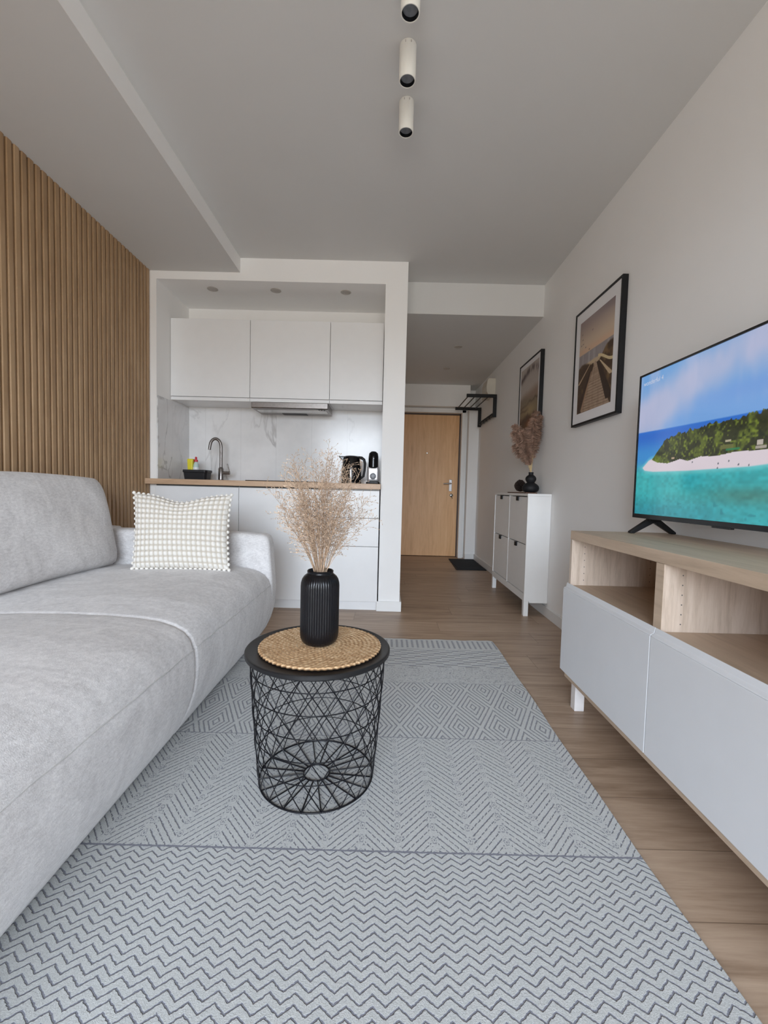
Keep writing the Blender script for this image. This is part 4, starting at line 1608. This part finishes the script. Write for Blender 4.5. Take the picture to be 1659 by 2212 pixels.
# ------------------------------------------------------------------ shoe cabinet
CX0, CX1 = 1.036, 1.2065
CYN, CYF = 3.178, 4.138
shoe = thing('shoe_cabinet', ((CX0 + CX1) / 2, (CYN + CYF) / 2, 0), 'narrow white shoe cabinet with four tilting doors against the hall wall', 'shoe cabinet')
MB().box(CX0 - 0.002, XR - 0.001, CYN, CYF, 0.882, 0.9).build('top_panel', 'shoe', shoe, bevel=0.0015)
for (a, b_) in ((CYN, CYN + 0.018), (CYF - 0.018, CYF)):
    MB().prism([(CX0, 0.111), (CX0 + 0.036, 0.111), (CX0 + 0.040, 0.098), (CX1, 0.098), (CX1, 0.8815), (CX0, 0.8815)], 'y', a, b_).build('side_panel', 'shoe', shoe, bevel=0.001)
for (a, b_) in ((CYN, CYN + 0.040), (CYF - 0.040, CYF)):
    MB().prism([(a, 0.1105), (b_, 0.1105), (b_ - 0.006 if a == CYN else b_, 0.0), (a if a == CYN else a + 0.006, 0.0)], 'x', CX0, CX0 + 0.034).build('leg', 'shoe', shoe, bevel=0.001)
ym = (CYN + CYF) / 2
MB().box(CX0, CX0 + 0.018, CYN + 0.0185, CYF - 0.0185, 0.111, 0.162).build('bottom_rail', 'shoe', shoe, bevel=0.001)
MB().box(CX0 + 0.002, CX1, ym - 0.009, ym + 0.009, 0.163, 0.8815).build('center_panel', 'shoe', shoe, bevel=0.001)
MB().box(CX1 - 0.006, CX1, CYN + 0.0185, CYF - 0.0185, 0.11, 0.8815).build('back_panel', 'gap', shoe)
MB().box(CX0 + 0.03, CX1 - 0.007, CYN + 0.0185, CYF - 0.0185, 0.13, 0.14).build('inner_floor', 'gap', shoe)
for (a, b_) in ((CYN + 0.020, ym - 0.0105), (ym + 0.0105, CYF - 0.020)):
    for (z0, z1) in ((0.168, 0.521), (0.528, 0.874)):
        dr = MB().box(CX0 + 0.004, CX0 + 0.020, a, b_, z0, z1).build('tilt_door', 'shoe', shoe, bevel=0.001)
        yc = (a + b_) / 2
        mb = MB()
        mb.box(CX0 - 0.007, CX0 + 0.012, yc - 0.020, yc + 0.020, z1 - 0.001, z1 + 0.0035)
        mb.box(CX0 - 0.009, CX0 - 0.005, yc - 0.020, yc + 0.020, z1 - 0.030, z1 + 0.0035)
        mb.box(CX0 - 0.009, CX0 + 0.0035, yc - 0.020, yc - 0.012, z1 - 0.030, z1 + 0.001)
        mb.build('handle', 'black', dr, bevel=0.001)

# on the shoe cabinet
tray = MB().box(1.075, 1.165, 3.36, 3.86, 0.9005, 0.909).build('wooden_tray', 'tray', bevel=0.003)
tag(tray, 'thin dark wooden tray on the shoe cabinet under vase and cone', 'tray')
GX, GY, GZ = 1.130, 3.42, 0.9093
gp = [(0.0005, 0), (0.034, 0), (0.050, 0.005), (0.061, 0.018), (0.0645, 0.033), (0.060, 0.050), (0.047, 0.064), (0.032, 0.072), (0.0285, 0.077), (0.032, 0.083), (0.0385, 0.093), (0.041, 0.104), (0.038, 0.117), (0.029, 0.128), (0.019, 0.135), (0.0175, 0.142), (0.0185, 0.153), (0.0195, 0.156), (0.015, 0.156), (0.013, 0.13), (0.0005, 0.12)]
o = MB().lathe(gp, (GX, GY, GZ), 48).build('gourd_vase', 'rough_black', smooth=60)
tag(o, 'small black double gourd vase on the shoe cabinet', 'vase')
# pine cone
mb = MB()
cxp, cyp, czp = 1.105, 3.60, 0.9093
R2 = random.Random(3)   # scales
for k in range(110):
    f = k / 110
    a = k * 2.39996
    z = 0.004 + 0.088 * f
    r_ = 0.046 * math.sin(PI * (0.14 + 0.82 * f)) ** 0.75
    d_ = Vector((math.cos(a), math.sin(a), 0.45 + 0.5 * f)).normalized()
    c0 = Vector((cxp, cyp, czp + z))
    tip = c0 + Vector((math.cos(a), math.sin(a), 0)) * r_ + Vector((0, 0, 0.010))
    sd = Vector((-math.sin(a), math.cos(a), 0))
    w_ = 0.0105 * (1.1 - 0.5 * f)
    up = Vector((0, 0, 0.0025))
    mb.add([c0 - sd * 0.003, c0 + sd * 0.003, tip + sd * w_ - Vector((0, 0, 0.003)), tip + Vector((math.cos(a), math.sin(a), 0.3)) * 0.004, tip - sd * w_ - Vector((0, 0, 0.003)),
            c0 + up * 3, tip + up - sd * w_ * .5, tip + up + sd * w_ * .5],
           [(0, 1, 2, 3, 4), (5, 6, 7), (0, 4, 6, 5), (1, 5, 7, 2), (4, 3, 6), (3, 7, 6), (3, 2, 7), (0, 5, 1)])
tag(mb.build('pine_cone', 'cone'), 'dark pine cone on the tray beside the gourd vase', 'pine cone')
# pampas
pp = thing('pampas_bouquet', (GX, GY, GZ + 0.12), 'brown fluffy pampas plumes on straw stalks in the small gourd vase', 'dried flowers')
R3 = random.Random(9)
plumes = [(-0.155, 0.0, 0.12, 0.33), (-0.14, 0.03, 0.115, 0.39), (-0.105, -0.05, 0.16, 0.33), (-0.115, 0.08, 0.15, 0.24), (-0.06, 0.02, 0.17, 0.36), (-0.01, -0.04, 0.15, 0.43), (0.035, 0.03, 0.15, 0.50), (0.055, -0.02, 0.17, 0.46), (0.02, 0.06, 0.14, 0.36), (-0.07, -0.02, 0.13, 0.22), (0.058, 0.05, 0.15, 0.37)]
for (dx, dy, ln, hz_) in plumes:
    tip = Vector((GX + dx, GY + dy, GZ + 0.12 + hz_))
    base = Vector((GX, GY, GZ + 0.125))
    pts = []
    for k in range(13):
        f = k / 12
        p = base.lerp(tip, f)
        p.x = GX + dx * f ** 1.5
        p.y = GY + dy * f ** 1.5
        p.z = base.z + hz_ * (f * 1.12 - 0.12 * f ** 3)
        pts.append(p)
    # stalk only as far as the plume
    mb = MB().tube(pts[:9], 0.0022, 6)
    mb.build('stalk', 'stalk', pp, smooth=60)
    mb = MB()
    mb.tube(pts[5:], [0.003, 0.008, 0.011, 0.013, 0.012, 0.009, 0.006, 0.002], 7)
    for k in range(900):
        f = R3.uniform(0.34, 1.0)
        i0 = min(11, int(f * 12)); p0 = pts[i0].lerp(pts[i0 + 1], f * 12 - i0)
        tg = (pts[i0 + 1] - pts[i0]).normalized()
        rv = Vector((R3.gauss(0, 1), R3.gauss(0, 1), R3.gauss(0, 1)))
        rv = (rv - tg * rv.dot(tg)).normalized()
        L = R3.uniform(0.025, 0.062) * (0.55 + 0.6 * math.sin(PI * min(1, max(0, (f - 0.36) / 0.66))))
        d1 = (tg * 0.9 + rv).normalized()
        p1 = p0 + d1 * L * 0.5
        p2 = p1 + (tg * 0.25 + rv * 0.8 + Vector((0, 0, -0.45))).normalized() * L * 0.5
        if max(p1.x, p2.x) > (XR - 0.006 if max(p1.y, p2.y) < 3.444 else 1.172):
            continue
        mb.tube([p0, p1, p2], [0.0006, 0.0019, 0.0005], 3)
    mb.build('plume', 'plume', pp)

# ------------------------------------------------------------------ hall: coat rack, fuse box, mat
rk = thing('coat_rack', (1.19, 5.3, 1.73), 'black metal hat shelf with rods and hook rail on the hall wall', 'coat rack')
for yy in (4.906, 5.690):
    MB().box(0.873, XR - 0.001, yy - 0.007, yy + 0.007, 1.945, 1.982).build('bracket_arm', 'black', rk, bevel=0.002)
    MB().box(1.168, XR - 0.0005, yy - 0.0065, yy + 0.0065, 1.733, 1.9445).build('bracket_upright', 'black', rk, bevel=0.002)
for xx in (0.90, 0.975, 1.05, 1.125):
    MB().tube([(xx, 4.914, 1.965), (xx, 5.682, 1.965)], 0.0065, 10).build('rod', 'black', rk, smooth=60)
rl = MB().box(1.180, 1.192, 4.914, 5.682, 1.748, 1.790).build('hook_rail', 'black', rk)
for q in range(5):
    yy = 4.99 + q * 0.15
    MB().tube([(1.18, yy, 1.775), (1.160, yy, 1.765), (1.150, yy, 1.745), (1.152, yy, 1.728), (1.163, yy, 1.722)], 0.0045, 8).build('hook', 'black', rl, smooth=60)
fb = thing('fuse_box', (1.16, 5.12, 2.0), 'cream plastic fuse box on the hall wall above the black hat shelf', 'electrical box')
MB().prism([(XR - 0.0005, 2.0), (1.125, 2.0), (1.110, 2.03), (1.107, 2.09), (1.115, 2.155), (1.130, 2.178), (XR - 0.0005, 2.178)], 'y', 4.98, 5.20).build('housing', 'plate', fb, bevel=0.003)
MB().box(1.135, XR - 0.0005, 5.206, 5.34, 2.0, 2.16).build('cable_cover', 'plate', fb, bevel=0.004)

mb = thing('door_mat', (1.02, 5.38, 0), 'dark rubber door mat on the hall floor beside the entrance door', 'door mat')
MB().prism([(0.862, 5.775), (0.838, 4.985), (1.188, 4.995), (1.190, 5.775)], 'z', 0.0005, 0.008).build('mat_base', 'mat', mb, bevel=0.002)
m2 = MB()
for q in range(23):
    yy = 5.03 + q * 0.0315
    m2.box(0.862, 1.170, yy, yy + 0.016, 0.0085, 0.0135)
m2.build('ribs', 'mat', mb)
